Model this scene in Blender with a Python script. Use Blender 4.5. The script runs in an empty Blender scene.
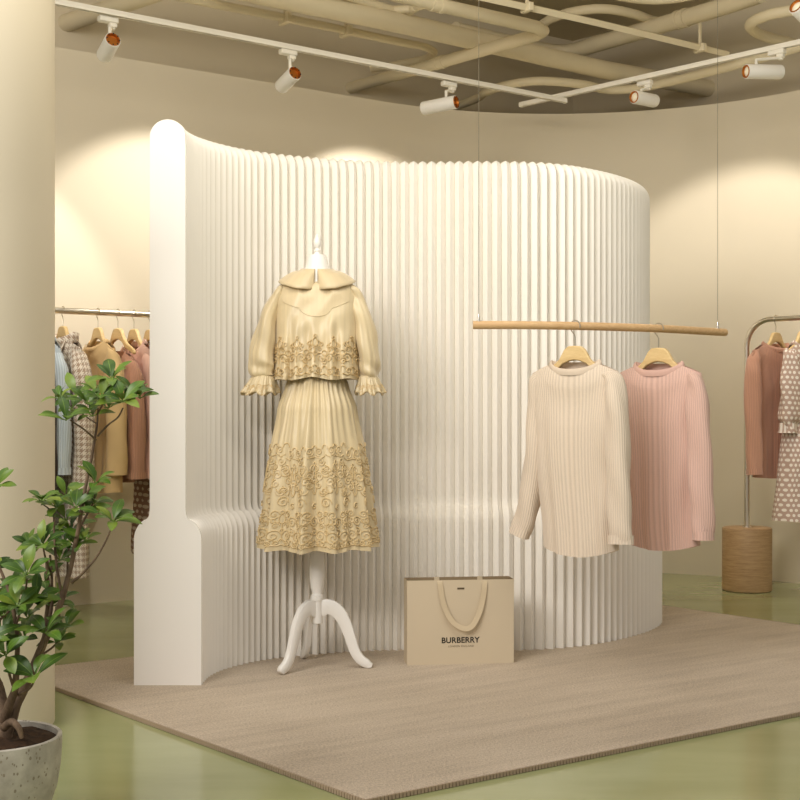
import bpy, math, random
from math import sin, cos, pi, sqrt, radians, atan2, exp
from mathutils import Vector, Matrix, noise as mnoise

random.seed(7)
F, HY, CH = 1350.0, 410.0, 0.953          # focal length (px), horizon row, camera height
scene = bpy.context.scene
COL = scene.collection

def V(*a): return Vector(a)
def at(px, py, d): return V((px-400)/F*d, d, CH+(HY-py)/F*d)
def on_floor(px, py, z=0.0):
    d = (CH-z)*F/(py-HY); return V((px-400)/F*d, d, z)
def at_height(px, py, z):
    d = (z-CH)*F/(HY-py); return V((px-400)/F*d, d, z)
def lerp(a, b, t): return a+(b-a)*t
def interp(tab, x):
    if x <= tab[0][0]: return tab[0][1]
    for (x0, y0), (x1, y1) in zip(tab, tab[1:]):
        if x <= x1:
            t = (x-x0)/(x1-x0); t = t*t*(3-2*t)*.5+t*.5
            return y0+(y1-y0)*t
    return tab[-1][1]
def catmull(pts, n):
    P = [Vector(p) for p in pts]; P = [P[0]*2-P[1]]+P+[P[-1]*2-P[-2]]
    out = []
    for i in range(1, len(P)-2):
        a, b, c, d = P[i-1], P[i], P[i+1], P[i+2]
        for k in range(n):
            t = k/n
            out.append(.5*((2*b)+(c-a)*t+(2*a-5*b+4*c-d)*t*t+(3*b-a-3*c+d)*t**3))
    out.append(P[-2].copy()); return out
def srgb(r, g, b):
    f = lambda c: (c/255/12.92) if c/255 <= .04045 else ((c/255+.055)/1.055)**2.4
    return (f(r), f(g), f(b), 1)

# ------------------------------------------------------------------ materials
class NT:
    def __init__(s, name):
        s.m = bpy.data.materials.new(name); s.m.use_nodes = True
        s.n = s.m.node_tree.nodes; s.l = s.m.node_tree.links
        s.b = s.n['Principled BSDF']
    def new(s, t, **kw):
        x = s.n.new(t)
        for k, v in kw.items():
            if hasattr(x, k) and not k[0].isupper(): setattr(x, k, v)
            else: x.inputs[k].default_value = v
        return x
    def link(s, a, b): s.l.new(a, b)
    def math(s, op, a, b=None):
        x = s.n.new('ShaderNodeMath'); x.operation = op
        for i, q in enumerate((a, b)):
            if q is None: continue
            if isinstance(q, (int, float)): x.inputs[i].default_value = q
            else: s.link(q, x.inputs[i])
        return x.outputs[0]
    def mix(s, fac, a, b):
        x = s.n.new('ShaderNodeMix'); x.data_type = 'RGBA'
        if isinstance(fac, (int, float)): x.inputs[0].default_value = fac
        else: s.link(fac, x.inputs[0])
        for i, q in ((6, a), (7, b)):
            if isinstance(q, tuple): x.inputs[i].default_value = q
            else: s.link(q, x.inputs[i])
        return x.outputs[2]
    def coord(s, kind='Object'):
        return s.n.new('ShaderNodeTexCoord').outputs[kind]
    def mapping(s, vec, scale=(1, 1, 1), rot=(0, 0, 0)):
        x = s.n.new('ShaderNodeMapping'); x.inputs['Scale'].default_value = scale
        x.inputs['Rotation'].default_value = rot
        s.link(vec, x.inputs['Vector']); return x.outputs[0]
    def noise(s, vec, scale, detail=3, rough=.5):
        x = s.n.new('ShaderNodeTexNoise'); x.inputs['Scale'].default_value = scale
        x.inputs['Detail'].default_value = detail; x.inputs['Roughness'].default_value = rough
        s.link(vec, x.inputs['Vector']); return x.outputs['Fac']
    def ramp(s, fac, stops):
        x = s.n.new('ShaderNodeValToRGB'); cr = x.color_ramp
        while len(cr.elements) < len(stops): cr.elements.new(.5)
        for e, (p, c) in zip(cr.elements, stops): e.position = p; e.color = c
        s.link(fac, x.inputs[0]); return x.outputs[0]
    def bump(s, h, strength, dist):
        x = s.n.new('ShaderNodeBump'); x.inputs['Strength'].default_value = strength
        x.inputs['Distance'].default_value = dist
        s.link(h, x.inputs['Height']); s.link(x.outputs[0], s.b.inputs['Normal'])
    def base(s, c):
        if isinstance(c, tuple): s.b.inputs['Base Color'].default_value = c
        else: s.link(c, s.b.inputs['Base Color'])
    def set(s, **kw):
        for k, v in kw.items(): s.b.inputs[k.replace('_', ' ')].default_value = v
def shade(c, k): return (min(1, c[0]*k), min(1, c[1]*k), min(1, c[2]*k), 1)

def paint(name, c, rough=.7, var=.04, scale=3, bump=0, spec=.3):
    t = NT(name); o = t.coord(); f = t.noise(o, scale, 4)
    t.base(t.ramp(f, [(.3, shade(c, 1-var)), (.7, shade(c, 1+var))]))
    t.set(Roughness=rough, Specular_IOR_Level=spec)
    if bump: t.bump(t.noise(o, 180, 3), bump, .002)
    return t.m
def metal(name, c, rough):
    t = NT(name); o = t.mapping(t.coord(), (3, 3, 120))
    t.base(t.ramp(t.noise(o, 2), [(0, shade(c, .93)), (1, c)])); t.set(Metallic=1., Roughness=rough); return t.m
def wood(name, c1, c2, vec_scale, rough=.45):
    t = NT(name); o = t.mapping(t.coord(), vec_scale)
    f = t.noise(o, 4, 6, .6); g = t.noise(o, 21, 3)
    f = t.math('ADD', t.math('MULTIPLY', f, .75), t.math('MULTIPLY', g, .25))
    t.base(t.ramp(f, [(.32, c1), (.68, c2)])); t.set(Roughness=rough); t.bump(f, .15, .002); return t.m
def knit(name, c, pitch=.0076, amp=.15, row=.006):
    """ribbed knit: vertical ribs in U metres"""
    t = NT(name); sep = t.n.new('ShaderNodeSeparateXYZ'); t.link(t.coord('UV'), sep.inputs[0])
    w = t.math('SINE', t.math('MULTIPLY', sep.outputs[0], 2*pi/pitch))
    w = t.math('ADD', t.math('MULTIPLY', w, .5), .5)
    r = t.math('SINE', t.math('MULTIPLY', sep.outputs[1], 2*pi/row))
    h = t.math('ADD', w, t.math('MULTIPLY', r, .05))
    n = t.noise(t.coord(), 9, 4); fz = t.noise(t.coord(), 160, 2)
    k = t.math('ADD', t.math('MULTIPLY', w, .7), t.math('MULTIPLY', t.math('ADD', n, fz), .25))
    t.base(t.ramp(k, [(.1, shade(c, 1-amp)), (.8, shade(c, 1.06))]))  # groove shade put into the rib colour; doubles as shirt stripes
    t.set(Roughness=.9, Specular_IOR_Level=.15, Sheen_Weight=.25); t.bump(h, .45, .003); return t.m
def cloth(name, c, rough=.8, var=.08, weave=500):
    t = NT(name); o = t.coord(); n = t.noise(o, 6, 4); w = t.noise(o, weave, 2)
    t.base(t.ramp(n, [(.3, shade(c, 1-var)), (.7, shade(c, 1+var*.6))]))
    t.set(Roughness=rough, Specular_IOR_Level=.25, Sheen_Weight=.15); t.bump(w, .2, .001); return t.m
def dots(name, ground, spot, p=.034, r=.27):
    t = NT(name); uv = t.coord('UV'); fac = None
    for off in (0, .5):
        m = t.n.new('ShaderNodeVectorMath'); m.operation = 'MULTIPLY_ADD'; t.link(uv, m.inputs[0])
        m.inputs[1].default_value = (1.25/p, .62/p, 0); m.inputs[2].default_value = (off+20, off+20, 0)
        f = t.n.new('ShaderNodeVectorMath'); f.operation = 'FRACTION'; t.link(m.outputs[0], f.inputs[0])
        q = t.n.new('ShaderNodeVectorMath'); q.operation = 'SUBTRACT'; t.link(f.outputs[0], q.inputs[0]); q.inputs[1].default_value = (.5, .5, 0)
        s_ = t.n.new('ShaderNodeVectorMath'); s_.operation = 'MULTIPLY'; t.link(q.outputs[0], s_.inputs[0]); s_.inputs[1].default_value = (.8, 1.6, 0)
        l = t.n.new('ShaderNodeVectorMath'); l.operation = 'LENGTH'; t.link(s_.outputs[0], l.inputs[0])
        lt = t.math('LESS_THAN', l.outputs['Value'], r)
        fac = lt if fac is None else t.math('MAXIMUM', fac, lt)
    t.base(t.mix(fac, ground, spot)); t.set(Roughness=.75, Specular_IOR_Level=.25); return t.m
def houndstooth(name, light, dark, p=.034):
    t = NT(name); sep = t.n.new('ShaderNodeSeparateXYZ'); t.link(t.coord('UV'), sep.inputs[0])
    u, v = sep.outputs[0], sep.outputs[1]
    def band(x, k): return t.math('GREATER_THAN', t.math('SINE', t.math('MULTIPLY', x, 2*pi/k)), 0)
    a, b = band(u, p), band(v, p)
    tw = t.math('GREATER_THAN', t.math('SINE', t.math('MULTIPLY', t.math('ADD', u, v), 2*pi/(p*.5))), 0)
    both = t.math('MULTIPLY', a, b); one = t.math('ABSOLUTE', t.math('SUBTRACT', a, b))
    f = t.math('ADD', both, t.math('MULTIPLY', one, tw)); f = t.math('MULTIPLY', f, .8)
    big = t.math('MULTIPLY', t.math('ADD', t.math('SINE', t.math('MULTIPLY', u, 2*pi/.17)), 1), .1)
    f = t.math('ADD', f, big)
    t.base(t.mix(f, light, dark)); t.set(Roughness=.9, Specular_IOR_Level=.15, Sheen_Weight=.2)
    t.bump(t.noise(t.coord(), 300, 2), .3, .002); return t.m
def satin(name, c, rough=.36, streak=.1, alpha=1):
    t = NT(name); uv = t.mapping(t.coord('UV'), (60, 2.5, 1)); f = t.noise(uv, 1.2, 4)
    g = t.noise(t.coord(), 7, 3); k = t.math('ADD', t.math('MULTIPLY', f, .65), t.math('MULTIPLY', g, .35))
    t.base(t.ramp(k, [(.3, shade(c, 1-streak*1.6)), (.7, shade(c, 1+streak))]))
    t.set(Roughness=rough, Specular_IOR_Level=.55, Sheen_Weight=.3, Alpha=alpha)
    t.bump(f, .25, .004); return t.m

WALL = srgb(223, 212, 189)
M = {}
M['wall'] = paint('wall_plaster', WALL, .65, .015, 1.3, .05)
M['upper'] = paint('upper_wall_plaster', srgb(216, 203, 176), .75, .03, 1.3, .05)
M['ceil'] = paint('ceiling_paint', srgb(206, 192, 160), .8, .04, 1.5)
M['pipe'] = paint('pipe_paint', srgb(222, 209, 178), .5, .03, 4)
M['column'] = paint('column_paint', srgb(217, 205, 180), .5, .01, 1.2)
M['screen'] = paint('screen_paper', srgb(243, 238, 228), .55, .012, 6)
M['panel'] = paint('end_panel_lacquer', srgb(244, 239, 231), .22, .01, 3, spec=.5)
M['white'] = paint('white_lacquer', srgb(240, 236, 228), .35, .01, 5, spec=.5)
M['track'] = paint('track_enamel', srgb(238, 232, 218), .4, .01, 5)
M['copper'] = metal('copper_insert', srgb(196, 128, 62), .45)
M['chrome'] = metal('polished_steel', srgb(226, 220, 208), .28)
M['brushed'] = metal('brushed_steel', srgb(196, 186, 166), .32)
M['wire'] = metal('steel_wire', srgb(120, 112, 96), .5)
M['hangwood'] = wood('hanger_wood', srgb(210, 176, 118), srgb(234, 206, 150), (3, 20, 20))
M['rodwood'] = wood('rod_wood', srgb(196, 156, 108), srgb(222, 186, 138), (2, 30, 30))
M['drumwood'] = wood('drum_wood', srgb(166, 130, 90), srgb(202, 168, 124), (3, 3, 34), .5)
M['bag'] = paint('bag_paper', srgb(208, 192, 164), .75, .012, 8, .05)
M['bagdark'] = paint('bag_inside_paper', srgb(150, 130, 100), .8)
M['ribbon'] = cloth('ribbon_weave', srgb(206, 188, 156), .6)
M['ink'] = paint('black_ink', srgb(38, 34, 28), .6)
M['ink2'] = paint('brown_ink', srgb(96, 82, 62), .6)
M['soil'] = paint('potting_soil', srgb(58, 40, 24), .95, .5, 60, .9)
M['bark'] = wood('bark', srgb(70, 52, 38), srgb(132, 108, 84), (12, 12, 5), .8)
M['satin'] = satin('gold_satin', srgb(217, 198, 158), .4)
M['skirt'] = satin('gold_satin_skirt', srgb(215, 196, 155), .4, .13)
M['sheer'] = satin('gold_organza', srgb(220, 200, 160), .4, .05)
M['thread'] = paint('embroidery_thread', srgb(213, 189, 142), .42, .05, 30, spec=.5)
M['thread2'] = paint('embroidery_thread_dark', srgb(210, 184, 136), .45, .05, 30, spec=.5)
M['k_cream'] = knit('cream_rib_knit', srgb(225, 208, 187))
M['k_pink'] = knit('pink_rib_knit', srgb(217, 181, 166))
M['k_terra'] = knit('terracotta_rib_knit', srgb(206, 156, 131))
M['k_brown'] = knit('dusty_brown_rib_knit', srgb(198, 150, 124))
M['k_rose'] = knit('rose_rib_knit', srgb(229, 187, 168))
M['k_blue'] = knit('pale_blue_stripe', srgb(204, 216, 222), .013, .22)
M['b_cream'] = cloth('cream_band_knit', srgb(219, 201, 179)); M['b_pink'] = cloth('pink_band_knit', srgb(211, 173, 158))
M['tan'] = cloth('tan_wool', srgb(224, 192, 138))
M['dark'] = cloth('dark_brown_wool', srgb(58, 44, 36))
M['tweed'] = houndstooth('houndstooth_wool', srgb(240, 230, 214), srgb(172, 148, 126), .026)
M['dot_b'] = dots('brown_polka_cloth', srgb(164, 128, 110), srgb(232, 214, 196), .034, .25)
M['dot_p'] = dots('taupe_polka_cloth', srgb(190, 162, 146), srgb(242, 232, 220), .031, .25)

def mk_floor():
    t = NT('green_resin_floor'); o = t.coord()
    f = t.noise(t.mapping(o, (.7, 2.2, 1), (0, 0, radians(36))), 1.6, 5, .55)
    t.base(t.ramp(f, [(.3, srgb(152, 156, 106)), (.7, srgb(167, 172, 125))]))
    g = t.noise(o, 1.1, 3)
    r = t.math('ADD', t.math('MULTIPLY', g, .1), .09); t.link(r, t.b.inputs['Roughness'])
    t.set(Specular_IOR_Level=.55); t.bump(t.noise(o, 2.2, 2), .02, .02); return t.m
M['floor'] = mk_floor()
def mk_rug(a):
    t = NT('rug_pile'); o = t.coord()
    m1 = t.mapping(o, (1, 1, 1), (0, 0, -a))
    st = t.noise(t.mapping(m1, (1.0, 9, 1)), 1.5, 5, .6); n = t.noise(o, 140, 4, .75)
    big = t.noise(o, 1.6, 3)
    k = t.math('ADD', t.math('MULTIPLY', st, .22), t.math('ADD', t.math('MULTIPLY', n, .6), t.math('MULTIPLY', big, .18)))
    t.base(t.ramp(k, [(.34, srgb(158, 138, 114)), (.5, srgb(208, 189, 163)), (.62, srgb(232, 215, 192))]))
    t.set(Roughness=.95, Specular_IOR_Level=.1, Sheen_Weight=.2)
    t.bump(t.math('ADD', n, t.math('MULTIPLY', t.noise(o, 320, 2), .6)), .9, .008); return t.m
def mk_pot():
    t = NT('pot_concrete'); o = t.coord(); n = t.noise(o, 22, 5, .6)
    v = t.n.new('ShaderNodeTexVoronoi'); v.inputs['Scale'].default_value = 95; t.link(t.mapping(o, (1, 1, .7)), v.inputs[0])
    hole = t.math('LESS_THAN', t.math('ADD', v.outputs['Distance'], t.math('MULTIPLY', t.math('ABSOLUTE', t.math('SUBTRACT', t.noise(o, 14, 2), .5)), 1.8)), .3)
    c = t.ramp(n, [(.3, srgb(164, 156, 142)), (.7, srgb(200, 193, 178))])
    t.base(t.mix(hole, c, srgb(146, 135, 118))); t.set(Roughness=.9)
    t.bump(t.math('SUBTRACT', t.math('MULTIPLY', n, .4), hole), .5, .004); return t.m
M['pot'] = mk_pot()
def mk_leaf():
    t = NT('leaf_green'); sep = t.n.new('ShaderNodeSeparateXYZ'); t.link(t.coord('UV'), sep.inputs[0])
    n = t.noise(t.coord(), 26, 3); tone = t.math('ADD', t.math('MULTIPLY', n, .6), t.math('MULTIPLY', sep.outputs[1], .4))
    c = t.ramp(tone, [(.2, srgb(38, 66, 12)), (.5, srgb(76, 108, 26)), (.8, srgb(126, 142, 48))])
    mid = t.math('LESS_THAN', t.math('ABSOLUTE', sep.outputs[0]), .06)
    t.base(t.mix(mid, c, srgb(104, 130, 48)))
    t.set(Roughness=.42, Specular_IOR_Level=.45, Transmission_Weight=0.0); return t.m
M['leaf'] = mk_leaf()
def mk_lens():
    t = NT('lens_glass'); t.base(srgb(250, 240, 215)); t.set(Roughness=.05, Specular_IOR_Level=1.)
    t.b.inputs['Emission Color'].default_value = srgb(255, 236, 200); t.b.inputs['Emission Strength'].default_value = .0; return t.m
M['lens'] = mk_lens()

# ------------------------------------------------------------------ mesh helpers
class MB:
    def __init__(s): s.v = []; s.f = []; s.uv = {}; s.mi = []; s.cur = 0
    def add(s, p): s.v.append(Vector(p)); return len(s.v)-1
    def face(s, idx, uv=None):
        s.f.append(tuple(idx)); s.mi.append(s.cur)
        if uv: s.uv[len(s.f)-1] = uv
    def grid(s, rows, closed=False, uvs=None, flip=False):
        ids = [[s.add(p) for p in r] for r in rows]; n = len(rows[0])
        for i in range(len(rows)-1):
            for j in range(n if closed else n-1):
                k = (j+1) % n
                q = [ids[i][j], ids[i][k], ids[i+1][k], ids[i+1][j]]
                w = None
                if uvs:
                    w = [uvs[i][j], uvs[i][j+1], uvs[i+1][j+1], uvs[i+1][j]]
                if flip:
                    q.reverse(); w and w.reverse()
                s.face(q, w)
        return ids
    def cap(s, ring, flip=False):
        s.face(ring[::-1] if flip else ring)
    def tube(s, pts, r, seg=8, caps=True, ry=None, up=None):
        pts = [Vector(p) for p in pts]; n = len(pts)
        rr = r if isinstance(r, (list, tuple)) else [r]*n
        rows = []; N = None
        for i, p in enumerate(pts):
            t = (pts[min(i+1, n-1)]-pts[max(i-1, 0)]).normalized()
            if N is None:
                a = Vector(up) if up else (V(0, 0, 1) if abs(t.z) < .9 else V(1, 0, 0))
                N = (a-t*a.dot(t)).normalized()
            else: N = (N-t*N.dot(t)).normalized()
            B = t.cross(N); k = (ry/r if ry and not isinstance(r, (list, tuple)) else 1)
            rows.append([p+N*rr[i]*cos(2*pi*j/seg)*k+B*rr[i]*sin(2*pi*j/seg) for j in range(seg)])
        L = 0; uvs = []
        for i in range(n):
            if i: L += (pts[i]-pts[i-1]).length
            uvs.append([(j/seg*2*pi*rr[0], L) for j in range(seg+1)])
        ids = s.grid(rows, True, uvs, True)
        if caps: s.cap(ids[0]); s.cap(ids[-1], True)
    def lathe(s, prof, c=(0, 0, 0), seg=32, caps=True):
        c = Vector(c)
        rows = [[c+V(r*cos(2*pi*j/seg), r*sin(2*pi*j/seg), z) for j in range(seg)] for r, z in prof]
        ids = s.grid(rows, True)
        if caps: s.cap(ids[0], True); s.cap(ids[-1])
    def box(s, c, size, rot=None, bev=0):
        c = Vector(c); h = Vector(size)/2; R = rot or Matrix.Identity(3)
        def P(x, y, z): return s.add(c+R@V(x, y, z))
        if not bev:
            ids = [P(x, y, z) for z in (-h.z, h.z) for x, y in ((-h.x, -h.y), (h.x, -h.y), (h.x, h.y), (-h.x, h.y))]
            for q in ((3, 2, 1, 0), (4, 5, 6, 7), (0, 1, 5, 4), (1, 2, 6, 5), (2, 3, 7, 6), (3, 0, 4, 7)): s.face([ids[i] for i in q])
        else:
            def ring(z, ins):
                a, b = h.x-ins, h.y-ins; e = bev
                return [P(*q, z) for q in ((-a+e, -b), (a-e, -b), (a, -b+e), (a, b-e), (a-e, b), (-a+e, b), (-a, b-e), (-a, -b+e))]
            rs = [ring(-h.z, bev), ring(-h.z+bev, 0), ring(h.z-bev, 0), ring(h.z, bev)]
            for a, b in zip(rs, rs[1:]):
                for j in range(8): k = (j+1) % 8; s.face([a[j], a[k], b[k], b[j]])
            s.cap(rs[0], True); s.cap(rs[-1])
    def prism(s, outline, depth, to):
        """outline 2-D polygon extruded by depth; to(x,y,w) maps to 3-D"""
        a = [s.add(to(x, y, -depth/2)) for x, y in outline]; b = [s.add(to(x, y, depth/2)) for x, y in outline]
        n = len(a); s.face(a[::-1]); s.face(b)
        for j in range(n): k = (j+1) % n; s.face([a[j], a[k], b[k], b[j]])
    def build(s, name, mat, parent=None, smooth=True, angle=40, loc=None, bevel=0, solid=0):
        me = bpy.data.meshes.new(name); me.from_pydata([tuple(p) for p in s.v], [], s.f)
        mats = mat if isinstance(mat, (list, tuple)) else [mat]
        for m in mats: me.materials.append(m)
        if len(mats) > 1:
            for p, i in zip(me.polygons, s.mi): p.material_index = i
        if s.uv:
            ul = me.uv_layers.new(name='UVMap')
            for p in me.polygons:
                w = s.uv.get(p.index)
                if w:
                    for li, c in zip(p.loop_indices, w): ul.data[li].uv = c
        if smooth:
            me.shade_smooth(); me.set_sharp_from_angle(angle=radians(angle))
        me.update()
        o = bpy.data.objects.new(name, me); COL.objects.link(o)
        if parent: o.parent = parent
        if loc is not None: o.location = loc
        if solid:
            m = o.modifiers.new('s', 'SOLIDIFY'); m.thickness = solid; m.offset = 0
        if bevel:
            m = o.modifiers.new('b', 'BEVEL'); m.width = bevel; m.segments = 2; m.limit_method = 'ANGLE'; m.angle_limit = radians(35)
        return o

def tag(o, label, cat, group=None):
    o['label'] = label; o['category'] = cat
    if group: o['group'] = group
    return o
def thing(name, label, cat, loc=(0, 0, 0), rz=0, group=None):
    o = bpy.data.objects.new(name, None); COL.objects.link(o); o.empty_display_size = .05
    o.location = loc; o.rotation_euler = (0, 0, rz)
    return tag(o, label, cat, group)
def struct(o): o['kind'] = 'structure'; return o
def copy_tree(o, parent=None):
    c = o.copy(); COL.objects.link(c); c.parent = parent
    for ch in list(o.children): copy_tree(ch, c)
    return c

# ------------------------------------------------------------------ room shell
U = V(.8052, .593, 0).normalized(); NL = V(U.y, -U.x, 0)          # along the left wall / into the room
UR = V(.679, -.734, 0).normalized(); NR = V(UR.y, -UR.x, 0)       # along the right wall / into the room (negative below)
if NR.y > 0: NR = -NR
CORNER = V(1.115, 8.58, 0)
ARC_C = V(.9, 6.31, 0); ARC_R = 1.70
aL = atan2(-NL.y, -NL.x); aR = atan2(-NR.y, -NR.x)
TL = ARC_C-NL*ARC_R; TR = ARC_C-NR*ARC_R
path = [TL-U*5.2, TL-U*2.6]+[ARC_C+V(cos(lerp(aL, aR, k/40)), sin(lerp(aL, aR, k/40)), 0)*ARC_R for k in range(41)]+[TR+UR*2.5, TR+UR*5.0]
def shell(path, nrm_out, z0, z1, th):
    mb = MB(); rows = []
    for i, p in enumerate(path):
        t = (path[min(i+1, len(path)-1)]-path[max(i-1, 0)]).normalized(); o = V(-t.y, t.x, 0)
        q = p+o*th
        rows.append([V(p.x, p.y, z0), V(p.x, p.y, z1), V(q.x, q.y, z1), V(q.x, q.y, z0)])
    ids = mb.grid(rows, True); mb.cap(ids[0]); mb.cap(ids[-1], True); return mb
struct(shell(path, None, 0, 2.71, .12).build('wall_back', M['wall'], angle=50))
SET = .42
cl, cr = CORNER-NL*SET, CORNER-NR*SET
# outer corner of the two set-back upper walls
den = U.x*UR.y-U.y*UR.x
tt = ((cr.x-cl.x)*UR.y-(cr.y-cl.y)*UR.x)/den
OC = cl+U*tt
def slab_wall(a, b, out, name):
    mb = MB(); rows = [[V(p.x, p.y, 0), V(p.x, p.y, 3.45), V(p.x+out.x*.15, p.y+out.y*.15, 3.45), V(p.x+out.x*.15, p.y+out.y*.15, 0)] for p in (a, b)]
    ids = mb.grid(rows, True); mb.cap(ids[0]); mb.cap(ids[1], True); return struct(mb.build(name, M['upper'], smooth=False))
slab_wall(OC-U*7.6, OC, -NL, 'wall_left'); slab_wall(OC, OC+UR*7.4, -NR, 'wall_right')
def plate(name, mat, z, th, ext=(-6, 7, -1.5, 10)):
    mb = MB(); x0, x1, y0, y1 = ext
    mb.box(((x0+x1)/2, (y0+y1)/2, z-th/2), (x1-x0, y1-y0, th)); return struct(mb.build(name, mat, smooth=False))
plate('floor', M['floor'], 0, .1)
plate('ceiling', M['ceil'], 3.55, .1, (-6, 7, 4.3, 10))
# round column
mb = MB(); r = .32; T = on_floor(55, 719); ctr = V(T.x-.969*r, T.y-.248*r, 0)
mb.lathe([(r, 0), (r, 3.45)], ctr, 72); struct(mb.build('column', M['column']))

# ------------------------------------------------------------------ rug
c0, c1, c3 = on_floor(12, 671, .012), on_floor(365, 800, .012), on_floor(628, 600.6, .012)
for q in (c0, c1, c3): q.z = 0
c2 = c1+(c3-c0)
mb = MB(); ang = atan2((c3-c0).y, (c3-c0).x)
quad = [c0, c1, c2, c3]; cen = sum(quad, V(0, 0, 0))/4
def ringat(z, ins): return [p+(cen-p).normalized()*ins+V(0, 0, z) for p in quad]
ids = mb.grid([ringat(.001, .004), ringat(.003, 0), ringat(.011, 0), ringat(.014, .006)], True)
mb.cap(ids[-1]); mb.cap(ids[0], True)
rug = thing('area_rug', 'flat beige woven rug under the pleated screen', 'rug', (cen.x, cen.y, 0))
o = mb.build('rug_pile', mk_rug(ang), rug, smooth=False); o.location = -cen
mb = MB()
for a, b in zip(quad, quad[1:]+quad[:1]):
    L = (b-a).length; n = int(L/.011); nn = (b-a).normalized(); out = V(nn.y, -nn.x, 0)
    if out.dot(cen-a) > 0: out = -out
    for k in range(n):
        p = a+(b-a)*((k+.5)/n)
        mb.box(p+out*.001+V(0, 0, .0075), (.008, .006, .0125), Matrix.Rotation(atan2(nn.y, nn.x), 3, 'Z'))
o = mb.build('bound_edge', cloth('rug_edge_yarn', srgb(176, 154, 128)), rug, smooth=False); o.location = -cen
RUGZ = .014

# ------------------------------------------------------------------ pleated screen
front = [(-.697, 4.678), (-.697, 4.80), (-.672, 4.93), (-.607, 5.045), (-.53, 5.15), (-.42, 5.225), (-.274, 5.295), (-.143, 5.345), (0, 5.365),
         (.2, 5.362), (.42, 5.35), (.62, 5.39), (.80, 5.50), (.99, 5.70), (1.13, 5.93), (1.20, 6.17)]
front = [(x*.9853, y*.9853) for x, y in front]
pth = catmull([(x, y, 0) for x, y in front], 12)
HB = .106
ctr = []
for i, p in enumerate(pth):
    t = (pth[min(i+1, len(pth)-1)]-pth[max(i-1, 0)]).normalized(); ctr.append(p+V(-t.y, t.x, 0)*HB)
ctr[0].y = 4.678*.9853
tail = catmull([ctr[-1], (1.045, 6.31, 0), (.93, 6.48, 0)], 8)
ctr += tail[1:]
def resample(P, step):
    out = [P[0].copy()]; acc = 0
    for a, b in zip(P, P[1:]):
        L = (b-a).length; s = step-acc
        while s <= L: out.append(a+(b-a)*(s/L)); s += step
        acc = (acc+L) % step
    return out
for _ in range(60):                                      # relax the centre line a little
    ctr = [ctr[0], ctr[1]]+[(ctr[i-1]+ctr[i]*2+ctr[i+1])/4 for i in range(2, len(ctr)-1)]+[ctr[-1]]
half = [(HB, 0.0), (HB, .25), (HB, .48)]
ZS = .497
for k in range(1, 7): a = k/6*radians(62); half.append((HB-.052*(1-cos(a)), ZS+.062*sin(a)))
r0, z0 = half[-1]
for k in range(1, 7): a = k/6; half.append((lerp(r0, .052, 1-(1-a)**2.2), z0+.055*a**1.6))
half += [(.052, .75), (.052, 1.2), (.052, 1.6), (.052, 1.84)]
for k in range(1, 9): a = k/8*pi/2; half.append((.052*cos(a), 1.870+.057*sin(a)))
prof = half+[(-a, b) for a, b in half[::-1][1:]]
ZB = RUGZ
def section(c, t, off):
    n = V(t.y, -t.x, 0)
    out = []
    for i, (w, z) in enumerate(prof):
        a, b = prof[max(i-1, 0)], prof[min(i+1, len(prof)-1)]
        dx, dz = b[0]-a[0], b[1]-a[1]; L = sqrt(dx*dx+dz*dz); nx, nz = dz/L, -dx/L
        if i in (0, len(prof)-1): nx, nz = (1 if w > 0 else -1), 0
        out.append(c+n*(w+nx*off)+V(0, 0, ZB+z+nz*off*(.4 if z > 1.8 else 1) if z > 0 else ZB))
    return out
st = resample(ctr, .0365)
mb = MB(); rows = []
RIB = [(0, -.018), (.1, -.007), (.3, .0045), (.5, .012), (.7, .0045), (.9, -.007)]
for i, c in enumerate(st[:-1]):
    t0 = (st[i+1]-st[max(i-1, 0)]).normalized(); t1 = (st[min(i+2, len(st)-1)]-c).normalized()
    for f, off in RIB:
        rows.append(section(c.lerp(st[i+1], f), t0.lerp(t1, f).normalized(), off if (i or f) else .0))
ids = mb.grid(rows, False); mb.cap(ids[-1])
scr = thing('pleated_screen', 'tall white pleated screen curving in an S across the rug', 'room divider', (st[0].x, st[0].y, ZB))
o = mb.build('pleated_body', M['screen'], scr, angle=35); o.location = -V(st[0].x, st[0].y, ZB)
o['label'] = 'white accordion-folded body with stepped base'
mb = MB(); A = section(st[0]+V(0, -.004, 0), V(0, 1, 0), .009); B = section(st[0]+V(0, .010, 0), V(0, 1, 0), .009)
a = [mb.add(p) for p in A]; b = [mb.add(p) for p in B]; mb.face(a[::-1]); mb.face(b)
for j in range(len(a)): k = (j+1) % len(a); mb.face([a[j], a[k], b[k], b[j]])
o = mb.build('end_panel', M['panel'], scr, smooth=False); o.location = -V(st[0].x, st[0].y, ZB)
o['label'] = 'smooth white round-topped end panel'

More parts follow.
